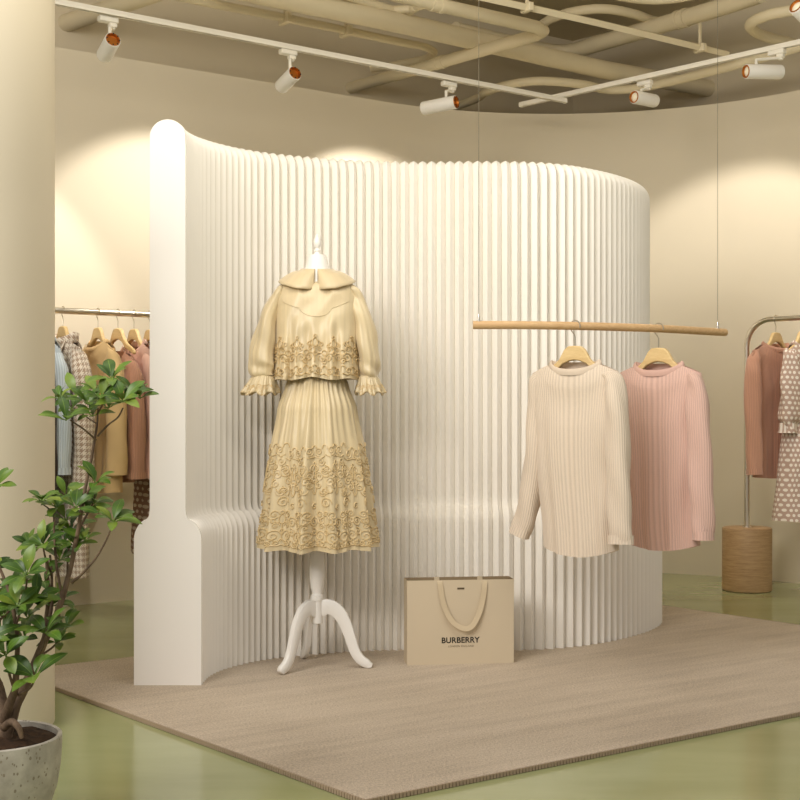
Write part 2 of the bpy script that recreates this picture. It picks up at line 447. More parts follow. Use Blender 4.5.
# ------------------------------------------------------------------ ceiling pipes
PIPES = [
 ('thick beige ceiling pipe ending in the wall above the first spotlight', 3.02, [(40, 31), (68, 22.5), (140, -2), (190, -20)], 9.0, [], 0, None),
 ('thin beige pipe looping back in a U bend above the middle spotlight', 2.95, [(150, -10), (200, 1), (300, 21), (400, 42), (422, 46), (434, 52), (424, 59), (400, 64), (372, 69)], 4.0, [(345, 31), (285, 18)], 1, None),
 ('thickest beige pipe running diagonally across the whole ceiling', 3.08, [(230, -13), (262, -6), (400, 23), (500, 46), (600, 69), (700, 87), (722, 91)], 9.5, [], 0, None),
 ('bent beige pipe with a square elbow above the fluted screen', 2.92, [(335, 92), (350, 88), (442, 62), (536, 35), (543, 31), (536, 27), (430, 3), (390, -7)], 6.2, [(440, 62.5), (437, 4.5)], 2, None),
 ('slim square beige conduit crossing above the right lighting track', 2.86, [(470, -5), (490, -1), (600, 23.5), (727, 54)], 3.4, [(526, 7.5), (700, 47.5)], 1, 4),
 ('thick beige pipe with a collar rising to the top right', 3.16, [(455, 30), (500, 41), (540, 50), (568, 52), (600, 43), (680, 19.5), (720, 7.5), (760, -6)], 8.3, [(682, 19)], 2, None),
 ('beige pipe folding in a hairpin at the right edge', 2.95, [(830, 2), (800, 9), (768, 15), (750, 25), (764, 36), (800, 45), (830, 52)], 5.3, [], 0, None),
 ('low beige pipe bowing around the far corner', 2.83, [(488, 91), (512, 84), (542, 81), (580, 84), (612, 90), (650, 86), (720, 69), (800, 47), (840, 36)], 4.4, [], 0, None),
 ('arched beige flexible duct in the dark behind the conduit', 3.22, [(535, 29), (553, 18), (577, 11), (606, 9), (634, 14), (655, 21), (676, 22)], 4.6, [], 0, None),
 ('short beige duct dipping into view at the top edge', 3.0, [(590, -16), (620, -6), (655, -2), (690, -6), (720, -14)], 6.5, [], 0, None),
 ('small curled beige pipe at the top beside the square elbow', 3.0, [(335, -8), (365, 2), (392, 10), (412, 9), (424, 3), (440, -6)], 4.5, [(424, 3.5), (412, 9)], 2, None),
]
def wall_height(px, py, a, d):
    k = (px-400)/F; t = (k*a.y-a.x)/(d.x-k*d.y); return CH+(HY-py)/F*(a+d*t).y
ZP = {0: wall_height(66, 23, OC, U), 3: wall_height(350, 88, OC, U), 2: wall_height(708, 88.5, OC, UR)}
for pi_, (lab, z, pts, hw, clamps, kind, seg) in enumerate(PIPES):
    z = ZP.get(pi_, z)
    P = [at_height(x, y, z) for x, y in pts]
    ds = sum(p.y for p in P)/len(P); r = hw*ds/F
    if 'bowing' in lab: P = [P[0]+V(-.25, .55, 0), P[0]+V(-.06, .2, 0)]+P
    if 'diagonal' in lab: P2 = P
    else: P2 = catmull(P, 8)
    if 'square elbow' in lab: P2 = P
    c = sum(P, V(0, 0, 0))/len(P)
    root = thing('ceiling_pipe' if seg is None else 'ceiling_conduit', lab, 'pipe', c)
    mb = MB()
    if seg:
        mb.tube([p-c for p in P2], r*1.25, 4, up=(1, 1, 1))
    else: mb.tube([p-c for p in P2], r, 16)
    mb.build('pipe_run', M['pipe'], root)
    for (x, y) in clamps:
        p = at_height(x, y, z); k = min(range(len(P2)-1), key=lambda i: ((P2[i]+P2[i+1])/2-p).length)
        best = None
        for i in range(len(P2)-1):
            a, b = P2[i], P2[i+1]; t_ = max(0, min(1, (p-a).dot(b-a)/max(1e-9, (b-a).length_squared))); q = a+(b-a)*t_
            if best is None or (q-p).length < best[0]: best = ((q-p).length, q, (b-a).normalized())
        _, q, t = best; q = q-c; mb = MB()
        if kind == 2:
            for s_ in (-1, 1): mb.tube([q+t*.025*s_-t*.012, q+t*.025*s_+t*.012], r*1.13, 16)
            mb.tube([q-t*.03, q+t*.03], r*1.05, 16); mb.build('coupling', M['pipe'], root)
        else:
            n = V(-t.y, t.x, 0)
            R_ = Matrix.Rotation(atan2(t.y, t.x), 3, 'Z')
            mb.box(q+V(0, 0, -r*.2), (.028, r*4.2, r*2.5), R_, .003); mb.box(q+V(0, 0, .06), (.012, .012, .14), R_)
            mb.build('clamp', M['pipe'], root)

# ------------------------------------------------------------------ lighting tracks and spotlights
ZT = 2.6
def track(a, b, label, wires):
    c = (a+b)/2; d = (b-a); root = thing('lighting_track', label, 'track', c)
    R_ = Matrix.Rotation(atan2(d.y, d.x), 3, 'Z'); mb = MB()
    mb.box((0, 0, .020), (d.length, .026, .009), R_)
    n = V(-d.y, d.x, 0).normalized()
    for s_ in (-1, 1): mb.box(n*.0105*s_+V(0, 0, .009), (d.length, .005, .016), R_)
    mb.build('rail_channel', M['track'], root, smooth=False)
    mb = MB(); mb.box(d.normalized()*(d.length/2)+V(0, 0, .012), (.012, .029, .027), R_, .003); mb.build('end_cap', M['track'], root)
    mb = MB(); mb.box(-d.normalized()*(d.length/2)+V(0, 0, .012), (.012, .029, .027), R_, .003)
    mb.build('end_cap', M['track'], root)
    for s_ in wires:
        mb = MB(); mb.tube([d*s_+V(0, 0, .03), d*s_+V(0, 0, .94)], .003, 6); mb.build('suspension_rod', M['track'], root)
tA, tB = at_height(20, -1.7, ZT), at_height(565, 103, ZT)
tA = tB+(tA-tB)*1.2
track(tA, tB, 'white lighting track on the left above the pleated screen', (-.46,))
ZT2 = ZT+.05
sA, sB = at_height(521, 107, ZT2), at_height(800, 45, ZT2); sB = sA+(sB-sA)*1.35
track(sA, sB, 'white lighting track on the right meeting the other near the corner', (.4, .49))

def lamp(name, loc, target, power, size_deg, blend=.6, rad=.05, color=(1, .86, .68)):
    l = bpy.data.lights.new(name, 'SPOT'); l.energy = power; l.spot_size = radians(size_deg); l.spot_blend = blend
    l.shadow_soft_size = rad; l.color = color
    o = bpy.data.objects.new(name, l); COL.objects.link(o); o.location = loc
    o.rotation_euler = (Vector(target)-Vector(loc)).to_track_quat('-Z', 'Y').to_euler(); return o

def spotlight(ad_px, can_a, can_b, label, d_track, rear_copper, depth_shift=0.0, tilt=0.0):
    ZT = 2.6 if rear_copper else ZT2
    """ad_px: adapter on the track; can_a: pixel centre of the end drawn with the copper/lens; can_b: other end"""
    base = at_height(ad_px[0], ad_px[1], ZT)
    d = base.y
    A = at(can_a[0], can_a[1], d-.04+depth_shift-tilt); B = at(can_b[0], can_b[1], d-.04+depth_shift+tilt)
    root = thing('track_spotlight', label, 'spotlight', base, 0, 'spotlights on the lighting tracks')
    A -= base; B -= base; ax = (B-A).normalized(); r = .034
    mb = MB(); R_ = Matrix.Rotation(d_track, 3, 'Z')
    mb.box((0, 0, -.012), (.085, .034, .026), R_, .004); mb.box(R_@V(.02, 0, -.032), (.034, .028, .022), R_, .004); mb.build('track_adapter', M['track'], root)
    mid = A+ax*min(.055, (B-A).length*.35)
    mb = MB(); e = R_@V(.02, 0, -.04); el = V(mid.x, mid.y, e.z-.02)
    mb.tube([e, lerp(e, el, .8), el, mid+V(0, 0, r)], .0075, 8); mb.lathe([(.012, -.01), (.012, .012)], (e.x, e.y, e.z), 12); mb.build('arm', M['track'], root)
    mb = MB(); n = 20
    def ring(c, rad):
        a = ax.orthogonal().normalized(); b = ax.cross(a); return [c+a*rad*cos(2*pi*k/n)+b*rad*sin(2*pi*k/n) for k in range(n)]
    rows = [ring(A, r*.86), ring(A, r*.96), ring(A+ax*.006, r), ring(B-ax*.006, r), ring(B, r*.95)]
    if rear_copper: rows += [ring(B, r*.75), ring(B-ax*.012, r*.7)]
    else: rows += [ring(B, r*.6)]
    rows = [ring(A+ax*.012, r*.84)]+rows
    ids = mb.grid(rows, True); mb.cap(ids[-1], True); mb.cap(ids[0]); mb.build('lamp_can', M['white'], root)
    mb = MB()
    ids = mb.grid([ring(A+ax*.001, r*.90), ring(A-ax*.003, r*.88), ring(A-ax*.003, r*.74), ring(A+ax*.008, r*.66)], True)
    if rear_copper:
        mb.cap(ids[-1]); mb.build('heat_sink', M['copper'], root)
        mb = MB(); a_ = ax.orthogonal().normalized(); b_ = ax.cross(a_)
        for k in range(8):
            q = A-ax*.003+(a_*cos(k*pi/4)+b_*sin(k*pi/4))*r*.78; mb.tube([q, q-ax*.002], .0032, 6)
        mb.build('vent_hole', M['ink'], root)
    else:
        mb.build('copper_ring', M['copper'], root)
        mb = MB(); mb.grid([ring(A+ax*.006, r*.68), ring(A+ax*.001, r*.45), ring(A-ax*.001, r*.2), ring(A-ax*.0015, r*.02)], True, flip=True); mb.build('lens', M['lens'], root)
    return base+A, base+B, ax
aT = atan2((tB-tA).y, (tB-tA).x); aS = atan2((sB-sA).y, (sB-sA).x)
S1 = spotlight((108, 17), (113, 39.5), (104, 56), 'white can spotlight nearest the column on the left track', aT, True, 0, .05)
S2 = spotlight((288, 50), (295, 73), (281, 87), 'white can spotlight with copper back in middle of left track', aT, True, 0, .05)
S3 = spotlight((449, 82), (456, 102), (423, 108.5), 'white can spotlight turned sideways near the right end of left track', aT, True, 0, .045)
S4 = spotlight((645, 81), (634, 97), (655, 101), 'white can spotlight with lit lens above the screen on right track', aS, False, 0, .05)
S5 = spotlight((777, 50), (746, 71.5), (781, 72), 'white horizontal can spotlight on right track near the right edge', aS, False, 0, .03)
S6 = spotlight((808, -4), (796, 6), (812, 22), 'white can spotlight cut by the top right corner', aS, False, 0, .03)

# ------------------------------------------------------------------ garments
def hanger(loc, yaw, label, rr=.016, group='wooden hangers', wide=1.0):
    root = thing('clothes_hanger', label, 'hanger', loc, yaw, group)
    mb = MB(); R = rr+.0035
    pts = [V(R*cos(a), 0, R*sin(a)) for a in [radians(x) for x in range(-20, 215, 15)]]
    pts += [V(-R*.62, 0, -R*1.0), V(-.004, 0, -R*1.45), V(0, 0, -R*1.9), V(0, 0, -.08)]
    mb.tube(pts, .0021, 6); mb.build('hook', M['brushed'], root)
    up = [(0, -.070), (.026, -.072), (.040, -.084), (.060, -.118), (.092, -.146), (.14, -.168), (.158, -.182), (.160, -.192)]
    lo = [(.150, -.198), (.11, -.180), (.07, -.157), (.045, -.134), (.02, -.124), (0, -.121)]
    R_ = [(x*wide, z) for x, z in up+lo]; L_ = [(-x, z) for x, z in R_[1:-1]][::-1]
    mb = MB(); mb.prism(R_+L_, .020, lambda x, y, w: V(x, w*(1-.35*min(1, abs(x)/.16)), y))
    mb.build('hanger_body', M['hangwood'], root, bevel=.004)
    return root

def se(a, p): return (abs(a)**p)*(1 if a >= 0 else -1)
def garment_body(mb, W, T, zn, slope, un, scF, scB, zb, curve, seed=0, fold=.006, nf=5, NTh=96, NV=44, flare=0, mapx=None, openf=0):
    ring = []
    uvw = 0; rows = []; uvs = []
    for i in range(NV+1):
        v = i/NV; row = []; uvr = []
        for k in range(NTh+1):
            th = 2*pi*k/NTh; c, s = cos(th), sin(th)
            u = se(c, .75); ty = se(s, .8)
            if abs(u) > un: zt = zn-slope*((abs(u)-un)/(1-un))**1.15; nk = 0
            else:
                q = sqrt(max(0, 1-(u/un)**2)); zt = zn-(scF if s < 0 else scB)*q; nk = q
            zbb = zb-curve*(1-u*u)
            vv = v
            z = zt+(zbb-zt)*vv
            w = interp(W, v); t = interp(T, v)
            t = t+nk*.026*max(0, 1-v*4.5)**2
            ph = seed*1.7
            fd = fold*v*(sin(nf*u*2.1+ph+v*1.5)+.6*sin(nf*u*4.3+ph*2+1-v*2)+.35*sin(9*v+u*3+ph))*(abs(s)**.5)
            fd += fold*.5*sin(14*v+6*u+ph)*exp(-((abs(u)-.8)/.3)**2)
            x = w*u+.004*sin(7*v+ph)*v
            p = V(x, t*ty+(fd if s < 0 else -fd*.6), z)
            if mapx: p = mapx(p, u, v, s)
            row.append(p); uvr.append(((k/NTh)*4*W[0][1]*1.02, z))
        rows.append(row[:-1]); uvs.append(uvr)
    # turned hem
    last = rows[-1]; cx = sum((p.x for p in last))/len(last)
    rows.append([V(cx+(p.x-cx)*.965, p.y*.85, p.z+.001) for p in last]); uvs.append(uvs[-1])
    rows.append([V(cx+(p.x-cx)*.94, p.y*.75, p.z+.03) for p in last]); uvs.append([(a, b+.03) for a, b in uvs[-2]])
    mb.grid(rows, True, uvs)
def neck_ring(W0, un, T0, zn, scF, scB, h, thick, flare=0, n=48):
    rows = []; uvs = []
    prof = [(1.06, -.006, 0), (1.09, h*.35, 0), (1.03+flare, h, 0), (1.0+flare-.04, h+.002, 0), (.93, h*.4, 0), (.9, -.008, 0)]
    for f, dz, _ in prof:
        row = []; u_ = []
        for k in range(n+1):
            th = 2*pi*k/n; c, s = cos(th), sin(th); q = sqrt(max(0, 1-c*c))
            zt = zn-(scF if s < 0 else scB)*q
            row.append(V(W0*un*c*f, (T0+.03*q)*se(s, .8)*f, zt+dz)); u_.append((k/n*4*W0*un, zt+dz))
        rows.append(row[:-1]); uvs.append(u_)
    return rows, uvs
def sleeve(mb, pts, seed=0, fold=.006, seg=28, sub=7, puff=0, ncuff=0):
    """pts: (x, y, z, half width, half depth)"""
    P = catmull([V(*p[:3]) for p in pts], sub); n = len(P)
    rad = []
    for i in range(n):
        f = i/sub; k = min(int(f), len(pts)-2); t = f-k; t = t*t*(3-2*t)
        rad.append((lerp(pts[k][3], pts[k+1][3], t), lerp(pts[k][4], pts[k+1][4], t)))
    rows = []; uvs = []; L = 0
    for i, p in enumerate(P):
        t = (P[min(i+1, n-1)]-P[max(i-1, 0)]).normalized()
        if i: L += (p-P[i-1]).length
        nx = V(1, 0, 0)-t*t.x
        nx = nx.normalized() if nx.length > .25 else V(0, 0, 1).cross(t).cross(t).normalized()
        ny = t.cross(nx).normalized()
        a, b = rad[i]; row = []; u_ = []
        for k in range(seg+1):
            th = 2*pi*k/seg
            w = 1+fold/max(.02, a)*(sin(3*th+seed+i*.13)+.7*sin(i*.55+2*th+seed*2))+puff*sin(11*th+seed)*min(1, i/n*1.5)
            row.append(p+nx*a*cos(th)*w+ny*b*sin(th)*w); u_.append((k/seg*2*pi*rad[n//3][0]*.85, -L))
        rows.append(row[:-1]); uvs.append(u_)
    e = rows[-1]; c = P[-1]; t = (P[-1]-P[-2]).normalized()
    rows.append([c+(q-c)*.93 for q in e]); uvs.append(uvs[-1])
    rows.append([c+(q-c)*.9-t*.05 for q in e]); uvs.append(uvs[-2])
    mb.grid(rows, True, uvs)
    return rows

def pullover(name, label, cat, loc, yaw, mat, group=None, hw=.18, hem=.155, zb=-.80, curve=.012, sl_l=None, sl_r=None, scF=.034, scB=.008,
             un=.56, neck=.015, zn=-.136, slope=.042, seed=0, T=None, W=None, cuff=True, collar=True, fold=.006, hemband=True, NTh=96, openv=False, band=None, skew=0):
    root = thing(name, label, cat, loc, yaw, group)
    W = W or [(0, hw*.97), (.06, hw), (.16, hw*.95), (.3, hw*.9), (.6, lerp(hw*.9, hem, .6)), (1, hem)]
    T = T or ([(0, .013), (.03, .024), (.08, .034), (.3, .044), (1, .040)] if skew else [(0, .012), (.03, .021), (.08, .029), (.3, .034), (1, .032)])
    mb = MB(); garment_body(mb, W, T, zn, slope, un, scF, scB, zb, curve, seed, fold, NTh=NTh, mapx=(lambda p, u, v, s: V(p.x+skew*v*v, p.y, p.z)) if skew else None); mb.build('body', mat, root, angle=80)
    if collar:
        rows, uvs = neck_ring(W[0][1], un, T[0][1], zn, scF, scB, neck, .004); mb = MB(); mb.grid(rows, True, uvs); mb.build('neckband', band or mat, root, angle=80)
    for sd, sl in ((-1, sl_l), (1, sl_r)):
        if sl is None: continue
        mb = MB(); rows = sleeve(mb, sl, seed+sd, fold*.6); o = mb.build('sleeve', mat, root, angle=80)
        if cuff:
            mb = MB(); p, q = rows[-4], rows[-3]
            c0_ = sum(p, V(0, 0, 0))/len(p); c1_ = sum(q, V(0, 0, 0))/len(q); t = (c1_-c0_).normalized()
            R1 = [c1_+(v_-c1_)*1.05-t*.03 for v_ in q]; R2 = [c1_+(v_-c1_)*1.06+t*.001 for v_ in q]; R3 = [c1_+(v_-c1_)*.95+t*.001 for v_ in q]; R4 = [c1_+(v_-c1_)*.94-t*.03 for v_ in q]
            uvv = [[(k*.006, -j*.01) for k in range(len(q)+1)] for j in range(4)]
            mb.grid([R1, R2, R3, R4], True, uvv); mb.build('cuff', mat, o, angle=80)
    return root

# --- hanging wooden rod
RODZ = 1.25
rp = [at(px, HY-(RODZ-CH)*F/d, d) for px, d in ((473, 4.72), (520, 4.725), (575, 4.77), (620, 4.84), (665, 4.94), (725, 5.17))]
rodp = catmull(rp, 8); rc = rodp[len(rodp)//2]
root = thing('hanging_rod', 'curved wooden clothes rod hung from two thin wires', 'clothes rod', rc)
mb = MB(); mb.tube([p-rc for p in rodp], .0145, 20); mb.build('rod', M['rodwood'], root, angle=60)
for px in (480, 719):
    p = min(rodp, key=lambda q: abs(400+q.x/q.y*F-px))-rc
    mb = MB(); mb.tube([p+V(0, 0, .012), V(p.x, p.y, 3.45-rc.z)],   .0008, 6); w_ = mb.build('wire', M['wire'], root)
    mb = MB(); mb.lathe([(.004, .012), (.0045, .03), (.003, .038)], p, 10); mb.lathe([(.0075, .010), (.0075, .016)], p, 12); mb.build('wire_clip', M['chrome'], w_)

y1, y2 = radians(-33), radians(-38)
h1 = V(*at(575, 326, 4.77)); h1.z = RODZ; h2 = V(*at(660, 328.5, 4.925)); h2.z = RODZ
h1 = min(rodp, key=lambda q: abs(400+q.x/q.y*F-575)).copy(); h2 = min(rodp, key=lambda q: abs(400+q.x/q.y*F-660)).copy()
hanger(h1, y1, 'wooden hanger holding the cream sweater on the hanging rod')
hanger(h2, y2, 'wooden hanger holding the pink sweater on the hanging rod')
SLL = [(-.112, .004, -.172, .018, .016), (-.146, .006, -.202, .034, .032), (-.150, .010, -.30, .042, .038), (-.160, .010, -.44, .043, .038), (-.177, .008, -.58, .043, .036), (-.200, .004, -.69, .041, .032), (-.221, .0, -.752, .038, .03)]
SLR = [(.118, -.004, -.172, .018, .016), (.152, -.012, -.202, .034, .032), (.168, -.022, -.30, .042, .038), (.177, -.028, -.44, .043, .038), (.184, -.034, -.58, .043, .038), (.190, -.036, -.69, .041, .036), (.191, -.038, -.756, .039, .034)]
pullover('ribbed_sweater', 'cream ribbed long-sleeved sweater on the hanging rod', 'sweater', h1, y1, M['k_cream'], band=M['b_cream'], skew=.02, sl_l=SLL, sl_r=SLR, seed=1, zb=-.782, curve=.030, hw=.174, hem=.143, slope=.030)
pullover('ribbed_sweater', 'pale pink ribbed sweater hanging right of the cream one', 'sweater', h2, y2, M['k_pink'], band=M['b_pink'], skew=.018,
         sl_l=[(x*.86, y+.015, z, a*.9, b) for x, y, z, a, b in SLL], sl_r=SLR, seed=3, zb=-.780, curve=.026, hw=.174, hem=.145, slope=.030)

# --- racks
def ray_hit(p0, d, px):
    k = (px-400)/F; t = (k*p0.y-p0.x)/(d.x-k*d.y); return t
def drum(mb, c):
    mb.lathe([(.118, 0), (.128, .004), (.129, .01), (.129, .325), (.127, .331), (.122, .333)], c, 48)
def rack(label, a, b, z, left_bend=True):
    """rail from a to b (floor points)"""
    d = (b-a).normalized(); R = .14
    root = thing('clothes_rack', label, 'clothes rack', a)
    pts = [V(0, 0, .32), V(0, 0, z-R)]
    pts += [d*R*(1-cos(t*pi/16))+V(0, 0, z-R+R*sin(t*pi/16)) for t in range(1, 9)]
    L = (b-a).length
    pts += [d*(L-R)+V(0, 0, z)]
    pts += [d*(L-R+R*sin(t*pi/16))+V(0, 0, z-R+R*cos(t*pi/16)) for t in range(1, 9)]
    pts += [d*L+V(0, 0, .32)]
    mb = MB(); mb.tube(pts, .0145, 18); mb.build('rail', M['chrome'], root, angle=60)
    for q in (V(0, 0, 0), d*L):
        mb = MB(); drum(mb, q); o = mb.build('base', M['drumwood'], root); o['label'] = 'round wooden drum base'
        mb = MB(); mb.lathe([(.024, .333), (.024, .337), (.018, .339)], q, 20); mb.build('collar', M['chrome'], o)
wl = V(-1.67, 6.53, 0); rl0 = wl+NL*.42
ra, rb = rl0+U*ray_hit(rl0, U, -30), rl0+U*ray_hit(rl0, U, 262)
ra.z = rb.z = 0
rack('steel clothes rail behind the column at the left wall', ra, rb, 1.403)
rr0 = on_floor(747, 590); rr0 = V(347/F*7.14, 7.14, 0)
rack('steel clothes rail with wooden drum base at the right wall', rr0, rr0+UR*1.6, 1.4265)

yl = atan2(NL.y, NL.x); yr = atan2(-NR.y, -NR.x)
def lrail(px): q = rl0+U*ray_hit(rl0, U, px); return V(q.x, q.y, 1.403)
def rrail(px): q = rr0+UR*ray_hit(rr0, UR, px); return V(q.x, q.y, 1.4265)
G = 'wooden hangers'
hanger(lrail(44), yl, 'wooden hanger largely hidden behind the column holding a blue shirt')
hanger(lrail(63), yl, 'wooden hanger under the collar of the houndstooth coat')
hanger(lrail(98), yl, 'wooden hanger above the tan jacket')
hanger(lrail(118), yl, 'wooden hanger above the dusty brown sweater', wide=1.15)
hanger(lrail(134), yl, 'wooden hanger above the rose cardigan')
hanger(lrail(150), yl, 'wooden hanger beside the white end panel holding the polka dot dress')
hanger(rrail(776), yr, 'wooden hanger holding the terracotta sweater on the right rail')
hanger(rrail(803), yr, 'wooden hanger holding the taupe polka dot dress at the right edge')

def sl(x0, z0, x1, z1, w=.055, d=.04, y=0, bow=.012, w1=None):
    w1 = w1 or w*.8
    out = []
    x0 -= .026 if x0 > 0 else -.026
    for k, t in enumerate((0, .09, .22, .5, .78, 1)):
        out.append((lerp(x0, x1, min(1, t/.3)**.7*.75+.25*t if t < .3 else .75+.25*t)+bow*sin(t*pi)*(1 if x0 > 0 else -1), y*t, lerp(z0, z1, t), lerp(w, w1, t)*((.4, .78)[k] if k < 2 else 1), d*((.45, .8)[k] if k < 2 else 1)))
    return out
# left rail, nearest the column first
pullover('long_coat', 'dark brown long coat barely showing beside the column', 'coat', lrail(30), yl, M['dark'], hw=.18, hem=.21, zb=-1.10, sl_l=sl(-.15, -.18, -.23, -.78), sl_r=sl(.15, -.18, .2, -.78, y=0), seed=5, collar=False)
pullover('striped_shirt', 'pale blue striped shirt between the column and the houndstooth coat', 'shirt', lrail(44), yl, M['k_blue'], hw=.185, hem=.16, zb=-.66, sl_l=sl(-.15, -.18, -.2, -.72), sl_r=sl(.15, -.18, .19, -.73, .058), seed=6)
coat = pullover('houndstooth_coat', 'long beige houndstooth coat on the left rail', 'coat', lrail(64), yl, M['tweed'], hw=.20, hem=.215, zb=-1.19, curve=0, sl_l=sl(-.16, -.18, -.23, -.78, .06), sl_r=sl(.16, -.18, .215, -.80, .062, .045), seed=8,
         T=[(0, .018), (.06, .034), (.3, .05), (1, .06)], collar=False, un=.52, scF=.05)
# coat collar + lapels
rows, uvs = neck_ring(.190, .52, .024, -.142, .03, .004, .040, .004, flare=.08); mb = MB(); mb.grid(rows, True, uvs); mb.build('collar', M['tweed'], coat, angle=80)
for s_ in (-1, 1):
    mb = MB(); pts = [(.01, -.33), (.03, -.20), (.06, -.13), (.085, -.125), (.105, -.18), (.085, -.21), (.06, -.25)]
    rows = [[V(s_*x, -.056-.02*(1-abs(x)/.15)*0-(.004 if j else 0)+(.035 if z > -.15 else 0), z) for x, z in pts] for j in (0, 1)]
    ids = mb.grid(rows, True, [[(x*1.0, z) for x, z in pts+[pts[0]]]]*2); mb.cap(ids[0]); mb.cap(ids[1], True); mb.build('lapel', M['tweed'], coat, smooth=False)
mb = MB()
mb.box((.085, -.066, -.66), (.11, .012, .045), None, .004); mb.build('pocket_flap', M['tweed'], coat)
jk = pullover('tan_jacket', 'tan mustard collarless jacket on the left rail', 'jacket', lrail(98), yl, M['tan'], hw=.185, hem=.20, zb=-.82, curve=.01, sl_l=sl(-.16, -.18, -.21, -.70, .058), sl_r=sl(.158, -.178, .20, -.74, .06, .045), seed=11,
         T=[(0, .016), (.06, .03), (.3, .05), (1, .06)], scF=.040, un=.50, cuff=False, neck=.010)
pullover('knit_sweater', 'dusty brown ribbed sweater between the tan jacket and rose cardigan', 'sweater', lrail(118), yl, M['k_brown'], hw=.175, hem=.17, zb=-.775, sl_l=sl(-.15, -.215, -.2, -.74), sl_r=sl(.152, -.215, .185, -.76, .055), zn=-.185, scF=.08, un=.5, slope=.035, seed=13)
pullover('knit_cardigan', 'rose pink ribbed cardigan hanging against the white end panel', 'cardigan', lrail(135), yl, M['k_rose'], hw=.18, hem=.17, zb=-.70, sl_l=sl(-.15, -.18, -.2, -.74), sl_r=sl(.152, -.178, .175, -.76, .058), scF=.07, seed=15)
pullover('polka_dot_dress', 'long brown polka dot dress showing below the rose cardigan', 'dress', lrail(152), yl, M['dot_b'], hw=.16, hem=.21, zb=-1.13, sl_l=sl(-.14, -.18, -.17, -.45), sl_r=sl(.14, -.18, .17, -.5), seed=17)
# right rail
pullover('knit_sweater', 'terracotta ribbed sweater on the right rail', 'sweater', rrail(776), yr, M['k_terra'], hw=.225, hem=.205, zb=-.815, sl_l=sl(-.212, -.172, -.235, -.80, .046, .042, y=-.02, bow=.004), sl_r=sl(.15, -.18, .2, -.78), seed=21)
dr = pullover('polka_dot_dress', 'taupe polka dot dress cut by the right edge', 'dress', rrail(803), yr, M['dot_p'], hw=.165, hem=.20, zb=-1.03, W=[(0, .15), (.06, .158), (.2, .14), (.38, .125), (.5, .145), (1, .20)], T=[(0, .018), (.06, .04), (.3, .06), (.38, .055), (1, .12)],
         fold=.012, sl_l=[(-.120, 0, -.172, .02, .018), (-.142, -.01, -.22, .042, .036), (-.158, -.02, -.36, .055, .05), (-.166, -.02, -.50, .060, .05), (-.168, -.02, -.555, .034, .03), (-.170, -.02, -.59, .046, .042)], sl_r=sl(.15, -.18, .2, -.5), cuff=False, seed=23)

# ------------------------------------------------------------------ dress form
DF = V(-.3025, 4.927, RUGZ); PPM = F/DF.y
df = thing('dress_form', 'white tailor dress form on a turned tripod stand', 'dress form', DF)
mb = MB(); zz = lambda y: CH-(y-HY)/PPM-RUGZ
mb.lathe([(.022, zz(556)+.30), (.024, zz(550)), (.026, zz(560)), (.0285, zz(569)), (.028, zz(577)), (.024, zz(587)), (.0185, zz(593)), (.0195, zz(594)), (.023, zz(595)), (.023, zz(597)), (.0205, zz(598)), (.024, zz(600))][::-1], (0, 0, 0), 32)
mb.build('pole', M['white'], df)
mb = MB(); mb.lathe([(.017, .160), (.020, .162), (.0205, .168), (.0205, .245), (.0245, .249), (.0245, .258), (.021, .262)], (0, 0, 0), 32); mb.build('hub', M['white'], df)
FP = [on_floor(280.5, 675, RUGZ), on_floor(371.5, 668, RUGZ), on_floor(303, 658, RUGZ)]
for f in FP:
    q = f-DF; L = q.length; a = atan2(q.y, q.x); L -= .01
    cl_ = [(.012, .214), (.042, .222), (.074, .206), (.100, .168), (.120, .115), (.138, .062), (.158, .032), (.182, .016), (L+.012, .009)]
    hh = [.030, .027, .025, .022, .0195, .018, .0175, .0155, .007]
    C3 = catmull([V(x, 0, z) for x, z in cl_], 5); H3 = [interp([(i, h) for i, h in enumerate(hh)], k/5) for k in range(len(C3))]
    top, bot = [], []
    for i, p in enumerate(C3):
        t = (C3[min(i+1, len(C3)-1)]-C3[max(i-1, 0)]).normalized(); n = V(-t.z, 0, t.x)
        top.append(p+n*H3[i]); b_ = p-n*H3[i]; b_.z = max(b_.z, .0); bot.append(b_)
    R_ = Matrix.Rotation(a, 3, 'Z'); mb = MB()
    rows = []
    for tp, bt in zip(top, bot):
        w = .0105; e = (tp-bt)*.07
        rows.append([R_@(V(0, -w, 0)+tp-e), R_@(V(0, -w*.8, 0)+tp), R_@(V(0, w*.8, 0)+tp), R_@(V(0, w, 0)+tp-e), R_@(V(0, w, 0)+bt+e), R_@(V(0, w*.8, 0)+bt), R_@(V(0, -w*.8, 0)+bt), R_@(V(0, -w, 0)+bt+e)])
    ids = mb.grid(rows, True); mb.cap(ids[0], True); mb.cap(ids[-1]); mb.build('leg', M['white'], df, angle=50)
def ell(mb, tab, seg=40, dx=0):
    rows = [[V(dx+a*cos(2*pi*k/seg), b*sin(2*pi*k/seg), CH+(z-CH)*.9854-RUGZ) for k in range(seg)] for z, a, b in tab]
    ids = mb.grid(rows, True); mb.cap(ids[0], True); mb.cap(ids[-1])
mb = MB(); ell(mb, [(.86, .13, .095), (.95, .125, .09), (1.06, .10, .08), (1.15, .115, .085), (1.25, .135, .09), (1.35, .140, .075), (1.40, .125, .06), (1.435, .085, .05), (1.455, .055, .047), (1.48, .045, .044), (1.515, .036, .038), (1.522, .034, .036)]); mb.build('torso', M['white'], df)
mb = MB(); fz = lambda z: 1.504+(z-1.505)*.80
